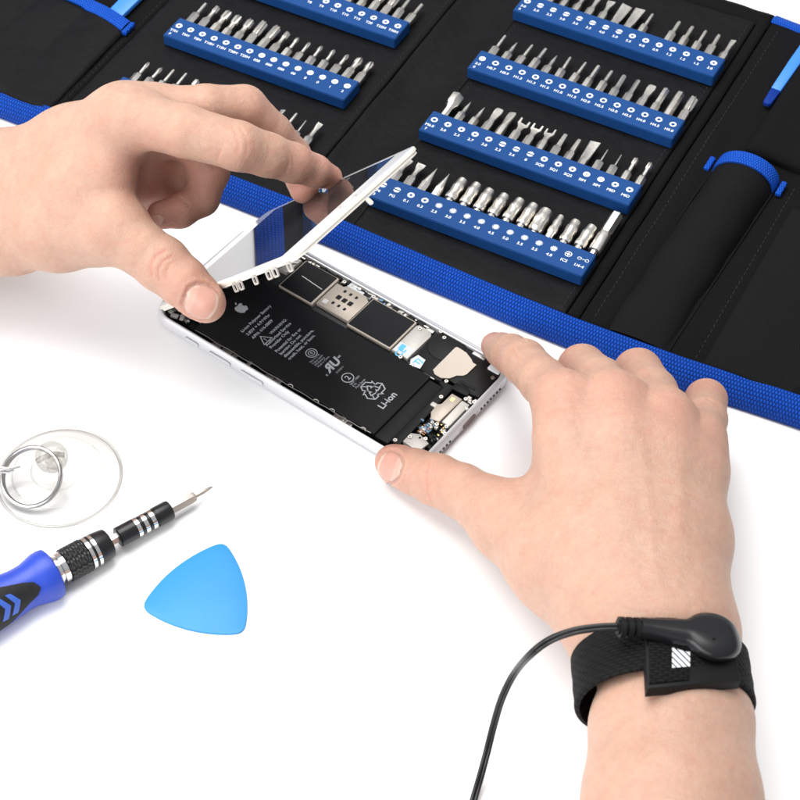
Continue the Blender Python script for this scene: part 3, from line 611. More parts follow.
b1 = plate('battery_bracket', M['silver'], [(9.22, 4.42), (10.02, 4.40), (10.05, 5.95), (9.92, 6.17), (9.30, 6.17), (9.22, 6.05)], .365, .57, .03)
k = MB(); k.ribbon([(9.24, 5.32), (10.03, 5.28)], .02, .574); k.build('seam', M['alu_in'], b1)
st = plate('warranty_sticker', M['paper'], rc(9.25, 4.44, 9.99, 4.98, .02), .5715, .577, 0, b1)
k = MB(); put_text(k, 'CE', .42, (9.72, 4.50, .580), (0, 1, 0), (-1, 0, 0), bold=.01); k.build('printed_mark', M['cyan'], st, smooth=False)
k = MB(); k.box((9.48, 4.78, .579), (.22, .30, .003)); k.build('printed_block', M['cyan'], st)
st2 = plate('white_sticker', M['paper'], [(10.12, 4.50), (10.28, 4.22), (10.72, 4.32), (10.62, 4.82), (10.22, 4.86)], .52, .535, 0)
k = MB(); put_text(k, 'TJ', .36, (10.55, 4.55, .538), (.1, 1, 0), (-1, .1, 0), bold=.012); k.build('printed_mark', M['cyan'], st2, smooth=False)
# lower end: taptic block, speaker, dock
plate('speaker_module', M['blk'], [(10.15, 4.95), (10.35, 4.35), (11.3, 4.25), (12.2, 4.35), (13.45, 4.55), (13.45, 6.2), (12.9, 6.2), (12.85, 6.38), (10.2, 6.4)], .245, .50, .04)
plate('round_cover', M['blk'], circ(10.85, 5.92, .78, 28), .50, .535, .03)
plate('vibration_motor', M['champ'], [tuple(pl(x, y, .55).xy) for x, y in ((455.5, 348), (433.5, 370), (435, 374), (441, 377.5), (449, 378), (453, 376.8), (456.5, 375.2), (463, 375.4), (466.5, 374), (476, 365), (472.5, 363), (471, 359.5), (466, 353), (459.5, 348.8), (457, 347.5))][::-1], .50, .56, .02)
plate('flex_cable', M['blk'], [(11.95, .7), (12.4, .7), (12.38, 4.55), (11.75, 4.6), (11.75, 4.2), (12.02, 4.1)], .40, .50, .02)
plate('flex_cable', M['sticker'], [(12.3, 4.25), (13.05, 4.3), (13.05, 4.55), (12.75, 4.75), (12.3, 4.6)], .50, .53, .02)
plate('antenna_pad', M['paper'], rc(12.85, 5.95, 13.4, 6.40, .04), .40, .585, .02)
dk = plate('dock_cover', M['champ'], [(12.42, 2.75), (12.62, 2.48), (12.98, 2.55), (13.02, 4.02), (12.52, 4.02), (12.50, 3.35), (12.38, 3.2)], .36, .575, .03)
plate('dock_cover', M['silver'], rc(13.04, 2.62, 13.42, 3.98, .04), .36, .56, .03)
k = MB(); k.box((12.72, 3.78, .578), (.16, .2, .006)); k.build('gold_contact', M['gold'], dk)
plate('lower_plate', M['silver'], [(12.42, .95), (13.2, .85), (13.3, 1.45), (12.75, 1.62), (12.42, 1.45)], .36, .55, .03)
def screw(x, y, z, r=.095, par=phone):
    k = MB(); k.lathe([(-.06, r), (.0, r), (.025, r * .85), (.025, r * .38), (-.01, r * .34)], (x, y, z), (0, 0, 1), 16); k.build('screw', M['nickel_dk'], par)
for x, y, z in ((12.28, 3.62, .56), (10.35, 4.2, .56), (13.12, 4.12, .56), (13.48, 4.18, .57), (12.98, 2.38, .57), (13.35, 2.52, .57), (13.05, 1.55, .55), (12.52, 1.25, .56), (10.22, 6.40, .57), (9.75, 4.30, .58), (9.45, 6.0, .58), (13.5, 2.2, .56), (2.62, 4.62, .52), (11.95, 4.42, .53), (13.3, 5.7, .52), (10.5, 6.25, .52), (12.15, .8, .53), (6.85, 6.3, .54), (5.35, 6.25, .52)): screw(x, y, z)
# small shiny fittings along the walls and around the connectors
rng = random.Random(11)
def bits_of(name, m, n, x0, x1, y0, y1, z0, zr, s0, s1):
    for i in range(n):
        k = MB(); k.box((rng.uniform(x0, x1), rng.uniform(y0, y1), z0 + rng.uniform(0, zr)), (rng.uniform(s0, s1), rng.uniform(s0, s1) * .7, rng.uniform(.05, .14)), .012, rng.choice((0, 0, .3, -.3)))
        k.build(name, m, phone)
bits_of('wall_spring', M['nickel_dk'], 22, 3.0, 9.8, 6.27, 6.38, .42, .1, .08, .34)
bits_of('wall_clip', M['blk'], 18, 2.6, 10.0, 6.24, 6.38, .42, .1, .1, .4)
bits_of('chip', M['chip'], 5, 7.0, 8.0, 6.22, 6.34, .45, .08, .1, .22)
bits_of('wall_bracket', M['silver'], 9, 6.8, 8.4, 6.2, 6.36, .48, .08, .08, .2)
bits_of('wall_spring', M['nickel_dk'], 12, 2.3, 11.2, .36, .46, .40, .1, .1, .5)
bits_of('chip', M['chip'], 14, 12.35, 13.0, 1.5, 2.5, .40, .12, .07, .2)
bits_of('small_connector', M['silver'], 14, 12.5, 13.4, 1.7, 2.6, .42, .12, .08, .24)
bits_of('gold_contact', M['gold'], 5, 12.9, 13.42, 2.0, 2.6, .48, .1, .06, .12)
bits_of('flex_piece', M['blk'], 14, 12.4, 13.45, 1.0, 2.6, .42, .12, .08, .25)
bits_of('small_connector', M['silver'], 8, 13.1, 13.5, 3.7, 4.5, .44, .1, .06, .2)
bits_of('camera_bracket', M['alu_in'], 16, .5, 2.1, .6, 4.2, .3, .2, .12, .5)
bits_of('small_connector', M['silver'], 9, .6, 1.8, .5, 1.6, .38, .16, .1, .35)
bits_of('flex_piece', M['blk'], 12, .6, 2.2, .5, 6.2, .36, .2, .2, .6)
plate('dock_latch', M['silver'], rc(12.15, 3.05, 12.45, 3.25, .04), .50, .56, .02)
for x0, y0, x1, y1 in ((10.15, 4.0, 10.8, 4.06), (10.2, 4.1, 11.1, 4.15), (10.9, 4.2, 11.5, 4.26)): plate('flex_trace', M['alu_in'], rc(x0, y0, x1, y1, .02), .50, .525, .01)
plate('speaker_groove', M['blk'], rc(12.35, 4.72, 13.1, 4.82, .03), .50, .54, .02)
plate('speaker_mesh', M['alu_in'], rc(11.9, 6.22, 12.5, 6.40, .03), .48, .56, .02)
k = MB(); k.ribbon([(2.2, .60), (11.28, .60), (11.28, 4.15), (2.2, 4.15)], .03, .602, closed=True); k.build('wrap_edge', M['sticker'], BATT)
k = MB()
for i in range(5): k.box((12.72 + .0 * i, 1.72 + .1 * i, .50), (.34, .04, .05), .008)
k.build('ribbon_contacts', M['copper'], phone)
k = MB(); k.tube([(2.2, .44, .56)] + [(x, .44 + .02 * math.sin(x * 5), .575) for x in np.linspace(2.6, 10.6, 26)] + [(11.2, .5, .56)], .022, 6); k.build('edge_wire', M['nickel_dk'], phone)
for x in (7.2, 8.5, 9.3, 10.85): k = MB(); k.tube([(x + .12 * cos(a), .43 + .10 * sin(a), .585) for a in np.linspace(0, pi, 10)], .022, 6); k.build('edge_clip', M['silver'], phone)
plate('camera_module', M['alu_in'], rc(.5, 5.2, 1.5, 6.2, .1), .245, .55, .05)
k = MB(); k.tube([(2.2, 5.3, .56), (2.75, 5.6, .6), (3.1, 5.9, .58)], .06, 8, flat=.3); k.build('flex_cable', M['alu_in'], phone)
plate('connector_cover', M['silver'], [(2.35, 5.15), (3.1, 5.2), (3.15, 6.15), (2.45, 6.15)], .365, .53, .03)

# ------------------------------------------------------------------ lifted display
disp = tag(empty('display_panel'), 'white framed phone screen lifted open above the phone, gripped by the left hand', 'phone screen')
DM = Matrix.Translation((-10.0212, 4.2757, .7202)) @ Euler((.1383, -.8254, -.8176), 'XYZ').to_matrix().to_4x4()
disp.matrix_world = DM
DL, DW = 13.7, 6.65
def dr_(ins, z): return [(x, y, z) for x, y in rrect(ins, ins, DL - ins, DW - ins, .55 - ins * .6, 9)]
b = MB(); b.rings([dr_(.10, -.26), dr_(.05, -.25), dr_(.05, -.14), dr_(.0, -.13), dr_(0, -.03), dr_(.03, 0.0), dr_(.05, .002), dr_(.05, -.012)])
b.build('screen_frame', M['white'], disp, ang=30)
b = MB(); b.rings([dr_(.055, -.008), dr_(.055, .004), dr_(.08, .012)]); b.build('bezel', M['bezel'], disp, ang=25)
b = MB(); b.prism(rrect(1.45, .27, DL - 1.45, DW - .27, .03, 3), .013, .0165, 0); b.build('glass', M['glass'], disp)
b = MB(); b.prism(rrect(.5, .4, DL - 1.4, DW - .4, .2, 4), -.33, -.262, .0); b.build('back_plate', M['alu_in'], disp)
# home button seen edge-on and its little flex tab
b = MB(); b.tube([(DL - .75 + .38 * cos(a), DW / 2 + .38 * sin(a), .014) for a in np.linspace(0, 2 * pi, 40)], .022, 6); b.build('home_button', M['silver'], disp)
def ringtab(x, y, w, l, ang=0):
    k = MB(); out = rrect(-w / 2, -l, w / 2, 0, .09, 4); n = len(out)
    inn = [(p[0] * .55, -l / 2 + (p[1] + l / 2) * .62) for p in out]; V = [(p[0], p[1], .0) for p in out] + [(p[0], p[1], .0) for p in inn] + [(p[0], p[1], .05) for p in out] + [(p[0], p[1], .05) for p in inn]
    Fc = []
    for i in range(n):
        j = (i + 1) % n; Fc += [(i, j, n + j, n + i), (2 * n + i, 2 * n + j, 3 * n + j, 3 * n + i), (i, j, 2 * n + j, 2 * n + i), (n + i, n + j, 3 * n + j, 3 * n + i)]
    k.add(V, Fc); k.build('mounting_tab', M['silver'], disp, mtx=Matrix.Translation((x, y, -.2)) @ Matrix.Rotation(radians(72), 4, 'X'))

for x_, w_ in ((7.95, .42), (8.45, .42), (9.8, .4), (11.05, .5), (11.6, .5), (12.85, .42)): ringtab(x_, .06, w_ * .9, .36)
k = MB(); k.prism(rrect(-.09, -.30, .09, 0, .08, 5), 0, .05); k.build('mounting_tab', M['silver'], disp, mtx=Matrix.Translation((DL - .05, 3.6, -.24)) @ Matrix.Rotation(radians(90), 4, 'Z') @ Matrix.Rotation(radians(70), 4, 'X'))

# ------------------------------------------------------------------ hands (one continuous surface each)
def smin(a, b, k):
    h = np.maximum(k - np.abs(a - b), 0) / k
    return np.minimum(a, b) - h * h * k * .25
class Hand:
    def __init__(s): s.palm = []; s.fingers = []; s.creases = []; s.kf = .45
    @staticmethod
    def cone(p, a, b, ra, rb):
        ab = b - a; l2 = float(ab @ ab) + 1e-9; q = p - a
        t = np.clip((q @ ab) / l2, 0, 1); d = q - t[..., None] * ab
        return np.sqrt((d * d).sum(-1)) - (ra + (rb - ra) * t)
    def chain(s, nodes, dst, k):
        P = [np.array(n[:3], float) for n in nodes]; R = [n[3] for n in nodes]
        for i in range(len(P) - 1): dst.append((P[i], P[i + 1], R[i], R[i + 1], k))
    def eval(s, p, base=None):
        p = np.asarray(p, float)
        def grp(pr):
            D = None
            for a, b, ra, rb, k in pr:
                d = s.cone(p, a, b, ra, rb); D = d if D is None else smin(D, d, k)
            return D
        D = grp(s.palm); fd = None
        for f in s.fingers: d = grp(f); fd = d if fd is None else smin(fd, d, .06)
        D = smin(D, fd, s.kf)
        for a, b, w, dep in s.creases: D = D + dep * np.exp(-(np.maximum(s.cone(p, a, b, 0, 0), 0) / w) ** 2)
        return D
    def grid(s, h, mg=.4):
        allp = s.palm + [q for f in s.fingers for q in f]
        lo = np.min([np.minimum(a - ra, b - rb) for a, b, ra, rb, k in allp], 0) - mg; hi = np.max([np.maximum(a + ra, b + rb) for a, b, ra, rb, k in allp], 0) + mg
        n = np.ceil((hi - lo) / h).astype(int) + 1; ax = [lo[i] + h * np.arange(n[i]) for i in range(3)]
        def boxed(D, a, b, ra, rb, fn, mar=1.3):
            l = np.minimum(a - ra, b - rb) - mar; u = np.maximum(a + ra, b + rb) + mar
            i0 = np.clip(((l - lo) / h).astype(int), 0, n); i1 = np.clip(((u - lo) / h).astype(int) + 1, 0, n); sl = tuple(slice(i0[i], i1[i]) for i in range(3))
            g = np.stack(np.meshgrid(*[ax[i][sl[i]] for i in range(3)], indexing='ij'), -1); D[sl] = fn(D[sl], g)
        def grp(pr):
            D = np.full(n, 3.0)
            for a, b, ra, rb, k in pr: boxed(D, a, b, ra, rb, lambda D0, g: smin(D0, s.cone(g, a, b, ra, rb), k))
            return D
        D = grp(s.palm); fd = None
        for f in s.fingers: d = grp(f); fd = d if fd is None else smin(fd, d, .06)
        D = smin(D, fd, s.kf)
        for a, b, w, dep in s.creases: boxed(D, a, b, 0, 0, lambda D0, g: D0 + dep * np.exp(-(np.maximum(s.cone(g, a, b, 0, 0), 0) / w) ** 2), 3 * w)
        return D, lo
    def march(s, px, py):                                  # surface points seen at photo positions
        d = FW + np.outer((np.asarray(px, float) - 400) / F, RT) - np.outer((np.asarray(py, float) - 400) / F, UP); d /= np.linalg.norm(d, axis=1)[:, None]
        t = np.full(len(d), 50.0)
        for _ in range(70):
            t = t + np.clip(s.eval(CAM + d * t[:, None]), -1, 2.0) * .85
        return CAM + d * t[:, None]
    def grad(s, p, e=.02):
        g = np.stack([s.eval(p + e * np.eye(3)[i]) - s.eval(p - e * np.eye(3)[i]) for i in range(3)], -1); return g / np.linalg.norm(g, axis=-1)[..., None]
    def crease(s, pts, w=.05, dep=.06):
        P = s.march([q[0] for q in pts], [q[1] for q in pts])
        new = [(P[i], P[i + 1], w, dep) for i in range(len(P) - 1)]; return new
def surface_nets(D, lo, h):
    B = D < 0; n = np.array(D.shape); c = [(i, j, k) for i in (0, 1) for j in (0, 1) for k in (0, 1)]
    sl = lambda o: tuple(slice(o[i], n[i] - 1 + o[i]) for i in range(3))
    cnt = sum(B[sl(o)].astype(np.int8) for o in c); act = (cnt > 0) & (cnt < 8); I = np.argwhere(act); idx = np.full(act.shape, -1, np.int64); idx[act] = np.arange(len(I))
    acc = np.zeros((len(I), 3)); num = np.zeros(len(I))
    for a in c:
        for d in range(3):
            if a[d]: continue
            b = list(a); b[d] = 1; va = D[tuple((I + np.array(a)).T)]; vb = D[tuple((I + np.array(b)).T)]; x = (va < 0) != (vb < 0)
            t = np.where(x, va / np.where(x, va - vb, 1), 0); p = np.tile(np.array(a, float), (len(I), 1)); p[:, d] += t; acc[x] += p[x]; num[x] += 1
    V = lo + h * (I + acc / num[:, None]); Q = []
    for d in range(3):
        e = [0, 0, 0]; e[d] = 1; A = B[:n[0] - e[0], :n[1] - e[1], :n[2] - e[2]]; C = B[e[0]:, e[1]:, e[2]:]; X = np.argwhere(A != C)
        o1, o2 = [(1, 2), (2, 0), (0, 1)][d]; X = X[(X[:, o1] > 0) & (X[:, o2] > 0) & (X[:, o1] < n[o1] - 1) & (X[:, o2] < n[o2] - 1)]
        ins = A[tuple(X.T)]; E1 = np.eye(3, dtype=int)[o1]; E2 = np.eye(3, dtype=int)[o2]
        q = np.stack([idx[tuple((X - E1 - E2).T)], idx[tuple((X - E2).T)], idx[tuple(X.T)], idx[tuple((X - E1).T)]], 1); q[~ins] = q[~ins][:, ::-1]; Q.append(q)
    return V, np.concatenate(Q)
def make_hand(hd, name, label, red, h=.075):
    D, lo = hd.grid(h); V, Q = surface_nets(D, lo, h)
    for _ in range(2):                                     # pull the vertices on to the true surface
        for i in range(0, len(V), 40000):
            v = V[i:i + 40000]; V[i:i + 40000] = v - hd.grad(v) * hd.eval(v)[:, None] * .9
    me = bpy.data.meshes.new(name); me.vertices.add(len(V)); me.vertices.foreach_set('co', V.astype(np.float32).ravel())
    me.loops.add(Q.size); me.loops.foreach_set('vertex_index', Q.astype(np.int32).ravel()); me.polygons.add(len(Q))
    me.polygons.foreach_set('loop_start', np.arange(0, Q.size, 4, dtype=np.int32)); me.polygons.foreach_set('loop_total', np.full(len(Q), 4, np.int32))
    me.update(calc_edges=True); me.validate(); me.polygons.foreach_set('use_smooth', [True] * len(me.polygons)); me.materials.append(M['skin'])
    r = np.zeros(len(V))
    for (c, rad, w) in red: r = np.maximum(r, w * np.exp(-((V - np.array(c)) ** 2).sum(1) / rad ** 2))
    for (ca, cb, w_, dp_) in hd.creases:
        if w_ < .065 and dp_ > .02:
            m_ = np.abs(V - (ca + cb) / 2).max(1) < .8; d_ = Hand.cone(V[m_], ca, cb, 0, 0); r[m_] = np.maximum(r[m_], min(1, dp_ * 18) * np.exp(-(np.maximum(d_, 0) / .065) ** 2))  # narrow creases and nail folds: their shade put into the skin colour
    a = me.attributes.new('redness', 'FLOAT', 'POINT'); a.data.foreach_set('value', r.astype(np.float32))
    o = bpy.data.objects.new(name, me); COL.objects.link(o); tag(o, label, 'hand'); return o
def nail(hd, parent, cx, cy, dx, dy, hl, hw, lift=.012, finger=None):
    if finger is not None: h2 = Hand(); h2.palm = hd.fingers[finger]; h2.fingers = [hd.fingers[finger]]; hd = h2
    n, m_ = 15, 15; l = math.hypot(dx, dy); dx /= l; dy /= l; X = []; Y = []; K = []; UVn = []
    for i in range(n):
        for j in range(m_):
            s_ = -1 + 2 * i / (n - 1); t = -1 + 2 * j / (m_ - 1)
            w = (1 - .42 * max(0, -s_) ** 2.2 - .30 * max(0, s_) ** 3)
            ln = 1 - .22 * t * t
            X.append(cx + dx * hl * s_ * ln - dy * hw * t * w); Y.append(cy + dy * hl * s_ * ln + dx * hw * t * w)
            K.append(max(abs(s_), abs(t))); UVn.append((s_, t))
    P = hd.march(X, Y); G = hd.grad(P); K = np.array(K); P = P + G * (lift * (1 - .8 * K ** 6))[:, None]
    b = MB(); b.add(P, [(i * m_ + j, i * m_ + j + 1, (i + 1) * m_ + j + 1, (i + 1) * m_ + j) for i in range(n - 1) for j in range(m_ - 1)])
    rim = list(range(m_)) + [i * m_ + m_ - 1 for i in range(1, n)] + [(n - 1) * m_ + j for j in range(m_ - 2, -1, -1)] + [i * m_ for i in range(n - 2, 0, -1)]
    k = len(b.v); b.v += [tuple(P[i] - G[i] * .07) for i in rim]; q = len(rim)
    for i in range(q): b.f.append((rim[i], k + i, k + (i + 1) % q, rim[(i + 1) % q])); b.mi.append(0)
    b.uv = UVn + [UVn[i] for i in rim]
    return b.build('fingernail', M['nail'], parent, ang=80)
A = lambda x, y, z, r: (*at(x, y, z), r)

# right hand, reaching up from the lower edge and holding the bottom end of the phone
RH = Hand(); RH.kf = .75
for dx, dz in ((-25, 0), (25, 0), (0, .35), (0, -.4)):
    RH.chain([A(673 + dx, 1010, 4.6 + dz, 1.98), A(672 + dx, 800, 4.6 + dz, 1.96), A(671 + dx * .95, 715, 4.5 + dz, 1.82), A(661 + dx * .95, 640, 4.5 + dz, 1.78)], RH.palm, .5)
for nodes in ([A(628, 640, 4.6, 1.7), A(592, 545, 4.9, 1.55), A(572, 440, 5.6, 1.2), A(565, 402, 5.75, 1.02)],
              [A(650, 640, 4.8, 1.8), A(630, 540, 5.3, 1.45), A(622, 440, 6.0, 1.12), A(616, 402, 6.05, 1.0)],
              [A(672, 640, 4.8, 1.65), A(668, 540, 5.2, 1.35), A(665, 450, 5.7, 1.08), A(664, 418, 5.75, .95)],
              [A(684, 640, 4.6, 1.55), A(694, 540, 4.7, 1.15), A(697, 470, 5.0, .95), A(698, 440, 5.0, .85)],
              [A(622, 625, 4.2, 1.9), A(560, 560, 3.6, 1.75), A(510, 522, 3.0, 1.35)],
              [A(640, 600, 3.6, 1.7), A(660, 470, 3.8, 1.5)],
              [A(585, 530, 4.2, 1.5), A(560, 490, 4.0, 1.2)]):
    RH.chain(nodes, RH.palm, .9)
fi = lambda *n: (RH.fingers.append([]), RH.chain(n, RH.fingers[-1], .18))
fi(A(565, 404, 5.75, 1.0), A(543, 381, 4.9, .88), A(524, 362, 3.75, .86), A(511, 354, 2.9, .76), A(502, 350, 2.0, .66), A(495, 346, 1.25, .52), A(492, 344, .95, .43))
fi(A(616, 404, 6.05, .98), A(600, 384, 5.15, .97), A(582, 369, 3.6, .92), A(586, 392, 2.2, .82), A(594, 420, 1.2, .75), A(600, 445, .9, .65))
fi(A(664, 420, 5.75, .95), A(651, 394, 4.9, .97), A(638, 373, 3.4, .92), A(643, 402, 2.0, .80), A(650, 430, 1.1, .72), A(655, 450, .85, .62))
fi(A(698, 442, 5.0, .86), A(704, 420, 4.2, .84), A(706, 400, 2.9, .78), A(703, 425, 1.8, .68), A(700, 450, 1.0, .62), A(698, 465, .8, .55))
fi(A(510, 522, 3.0, 1.3), A(487, 506, 2.6, 1.12), A(462, 491, 2.1, 1.0), A(437, 480, 1.7, .97), A(415, 472, 1.35, .86), A(398, 465, 1.05, .76), A(392, 462, .98, .66))
RH.creases += RH.crease([(430, 462), (427, 476), (428, 492), (431, 500)], .045, .05) + RH.crease([(437, 465), (435, 480), (437, 495)], .04, .025) + RH.crease([(545, 350), (552, 362), (562, 372)], .08, .02)
tips = [(at(496, 347, 1.2), 1.3, .75), (at(395, 463, 1.0), 1.5, .75), (at(582, 368, 3.6), 1.3, .5), (at(637, 372, 3.4), 1.3, .55), (at(706, 400, 3.2), 1.2, .6), (at(616, 398, 6.9), 1.4, .5), (at(664, 414, 6.6), 1.4, .5), (at(566, 400, 6.4), 1.3, .45), (at(700, 436, 5.7), 1.2, .4), (at(437, 478, 2.4), 1.2, .3), (at(510, 480, 3.6), 1.6, .25), (at(515, 370, 3.2), 1.0, .4)]
def nail_fold(hd, cx, cy, dx, dy, hl, hw, w=.05, dep=.085):
    l = math.hypot(dx, dy); dx /= l; dy /= l; pts = []
    for q in np.linspace(-1, 1, 19):
        a = q * pi * .72 + pi; s_ = cos(a) * 1.04; t = sin(a) * 1.04; s_ = max(-1.02, min(.9, s_ * 1.1)); pts.append((cx + dx * hl * s_ - dy * hw * t, cy + dy * hl * s_ + dx * hw * t))
    out = [((hx - cx) * 1.2 + cx, (hy - cy) * 1.2 + cy) for hx, hy in pts]
    return hd.crease(pts, w, dep) + hd.crease(out, .07, -.03)
_ax = np.array(at(669, 715, 4.5)) - np.array(at(660, 640, 4.5)); _ax /= np.linalg.norm(_ax); _sd = np.cross(_ax, [0, 0, 1.0]); _sd /= np.linalg.norm(_sd); _up = np.cross(_sd, _ax); _c = np.array(at(668, 682, 4.5))
_dr = np.array([cos(a) * _sd + sin(a) * _up for a in np.linspace(0, 2 * pi, 29)]); _r = np.full(29, .5)
for _ in range(60): _r = _r + np.clip(-RH.eval(_c + _dr * _r[:, None]), -.5, .5) * .8
_P = _c + _dr * _r[:, None]; RH.creases += [(_P[i], _P[i + 1], .95, .09) for i in range(28)]
RH.creases += RH.crease([(548, 392), (556, 398), (566, 399)], .07, .02) + RH.crease([(572, 372), (582, 366), (592, 372)], .06, .03) + RH.crease([(574, 377), (584, 371), (594, 378)], .06, .025) + RH.crease([(628, 376), (638, 368), (650, 376)], .06, .03) + RH.crease([(631, 381), (641, 373), (653, 381)], .06, .025) + RH.crease([(698, 405), (708, 399), (718, 407)], .06, .03)
RH.creases += RH.crease([(600, 430), (612, 500), (632, 570)], .26, -.022) + RH.crease([(642, 440), (648, 500), (655, 575)], .24, -.022) + RH.crease([(680, 460), (680, 520), (676, 580)], .24, -.02) + RH.crease([(470, 478), (540, 505), (600, 570)], .28, -.02)
RH.creases += RH.crease([(508, 341), (514, 350), (518, 361)], .04, .025) + RH.crease([(514, 339), (520, 349), (523, 360)], .04, .02) + RH.crease([(434, 463), (431, 478), (432, 496)], .04, .03) + RH.crease([(600, 603), (640, 612), (690, 612)], .08, .012)
RH.creases += nail_fold(RH, 390, 467, -.95, -.32, 12, 16)
rh = make_hand(RH, 'hand', 'right hand wearing the black wrist strap, holding the bottom end of the phone', tips)
nail(RH, rh, 390, 467, -.95, -.32, 12, 16)

# left hand, reaching in from the left edge and lifting the display
LH = Hand()
for dy, dz in ((-32, .3), (32, -.3), (0, .5), (0, -.5)):
    LH.chain([A(-170, 215 + dy, 3.6 + dz, 1.68), A(-60, 206 + dy, 4.0 + dz, 1.65), A(10, 202 + dy, 4.7 + dz, 1.60)], LH.palm, .9)
for nodes in ([A(0, 175, 5.0, 1.5), A(65, 152, 7.2, 1.32), A(118, 122, 9.3, 1.12), A(134, 119, 9.8, 1.02)],
              [A(0, 185, 5.0, 1.5), A(75, 145, 7.2, 1.3), A(130, 118, 9.2, 1.05), A(158, 112, 9.3, .95)],
              [A(0, 195, 4.6, 1.5), A(85, 150, 6.8, 1.2), A(150, 128, 8.2, .95)],
              [A(0, 205, 4.3, 1.5), A(80, 165, 6.2, 1.1), A(140, 148, 7.2, .85)],
              [A(0, 222, 4.6, 1.7), A(60, 226, 5.6, 1.62), A(105, 226, 6.4, 1.36), A(118, 229, 6.7, 1.2)],
              [A(80, 195, 5.6, 1.3), A(140, 174, 6.0, 1.0), A(155, 170, 5.6, .8)],
              [A(20, 200, 5.2, 1.6), A(85, 185, 7.2, 1.45), A(105, 170, 8.0, 1.15)]):
    LH.chain(nodes, LH.palm, .9)
fl = lambda *n: (LH.fingers.append([]), LH.chain(n, LH.fingers[-1], .18))
fl(A(134, 119, 9.8, 1.02), A(185, 131, 10.0, .98), A(238, 146, 9.7, .92), A(268, 155, 9.0, .82), A(293, 163, 8.3, .75), A(315, 171, 7.6, .62), A(330, 177, 7.0, .48))
fl(A(158, 112, 9.3, .98), A(206, 109, 9.6, .92), A(244, 109, 9.2, .90), A(272, 134, 8.0, .80), A(292, 156, 6.9, .74), A(302, 177, 6.2, .66), A(304, 189, 5.9, .58))
fl(A(160, 130, 8.0, .9), A(195, 145, 7.2, .82), A(209, 172, 6.2, .80), A(201, 198, 5.6, .72), A(180, 211, 5.6, .66), A(161, 215, 5.7, .56))
fl(A(145, 148, 7.0, .8), A(178, 165, 6.0, .70), A(190, 182, 5.2, .66), A(166, 192, 5.0, .60), A(148, 197, 5.0, .52))
fl(A(112, 229, 6.8, 1.2), A(140, 248, 6.5, 1.03), A(162, 264, 6.15, 1.06), A(183, 282, 5.8, .95), A(199, 297, 5.4, .84), A(206, 303, 5.3, .76))
LH.creases += LH.crease([(152, 276), (150, 266), (156, 256), (166, 250)], .05, .055) + LH.crease([(159, 280), (158, 270), (163, 261), (172, 256)], .045, .045) + LH.crease([(168, 281), (166, 272), (170, 264), (176, 260)], .04, .03) + LH.crease([(213, 168), (217, 160), (221, 150)], .05, .03)
tipl = [(at(329, 173, 7.2), 1.5, .8), (at(300, 165, 8.3), 1.2, .5), (at(303, 188, 6), 1.4, .8), (at(200, 297, 6), 1.5, .55), (at(165, 212, 5.5), 1.8, .9), (at(148, 190, 6), 1.6, .9), (at(209, 180, 6.2), 1.5, .7), (at(175, 165, 7), 1.6, .8), (at(140, 175, 8), 1.3, .6), (at(160, 150, 9), 1.2, .5), (at(240, 160, 9.2), 1.0, .35), (at(262, 112, 9.5), 1.2, .3)]
LH.creases += LH.crease([(231, 126), (236, 134), (239, 145), (237, 154)], .05, .028) + LH.crease([(240, 127), (245, 136), (247, 147), (245, 156)], .05, .025) + LH.crease([(284, 148), (288, 155), (289, 163), (286, 171)], .04, .03) + LH.crease([(290, 151), (293, 158), (293, 166)], .04, .022) + LH.crease([(246, 92), (253, 98), (258, 106)], .05, .022) + LH.crease([(172, 196), (182, 200), (190, 206)], .05, .03)
LH.creases += nail_fold(LH, 201, 302, .93, .36, 17, 18)
lh = make_hand(LH, 'hand', 'left hand reaching in from the left, thumb and forefinger lifting the screen', tipl)
nail(LH, lh, 201, 302, .93, .36, 17, 18)
nail(LH, lh, 156, 221, -.97, .2, 8, 6, finger=2)

# ------------------------------------------------------------------ wrist strap on the right wrist
strap = tag(empty('wrist_strap', at(665, 670, 4.5)), 'black elastic grounding strap with snap connector and trailing black cord', 'wrist strap')
SI = Matrix.Translation(-strap.location)
axis = np.array(at(669, 715, 4.5)) - np.array(at(660, 640, 4.5)); axis /= np.linalg.norm(axis)
side = np.cross(axis, [0, 0, 1.0]); side /= np.linalg.norm(side); upv = np.cross(side, axis)
if side[0] < 0: side = -side
if upv[2] < 0: upv = -upv
C0 = np.array(at(668, 682, 4.5))
NA = 96; W2 = .93
radii = []
for s_ in (-W2, 0, W2):
    ph = np.linspace(0, 2 * pi, NA, endpoint=False); dirs = np.outer(np.cos(ph), side) + np.outer(np.sin(ph), upv); r = np.full(NA, .5)
    for _ in range(60): r = r + np.clip(-RH.eval(C0 + axis * s_ + dirs * r[:, None]), -.5, .5) * .8
    radii.append(r)
rad = np.max(radii, 0)
for _ in range(3): rad = (np.roll(rad, 1) + 2 * rad + np.roll(rad, -1)) / 4
slack = np.clip(-np.sin(ph) + .15, 0, 1) * .08 + np.clip(np.abs(np.cos(ph)) - .6, 0, 1) * .04
rad = rad + .035 + slack; TH = .16
loops = []; uv = []; arc = np.concatenate([[0], np.cumsum(np.linalg.norm(np.diff((dirs * rad[:, None]), axis=0), axis=1))])
pf = [(-W2, 0), (-W2 - .01, TH * .6), (-W2 + .05, TH)] + [(x, TH + .012 * math.sin(x * 9)) for x in np.linspace(-W2 + .12, W2 - .12, 9)] + [(W2 - .05, TH), (W2 + .01, TH * .6), (W2, 0)]
V = []; 
tiltp = lambda i: .10 * cos(ph[i])
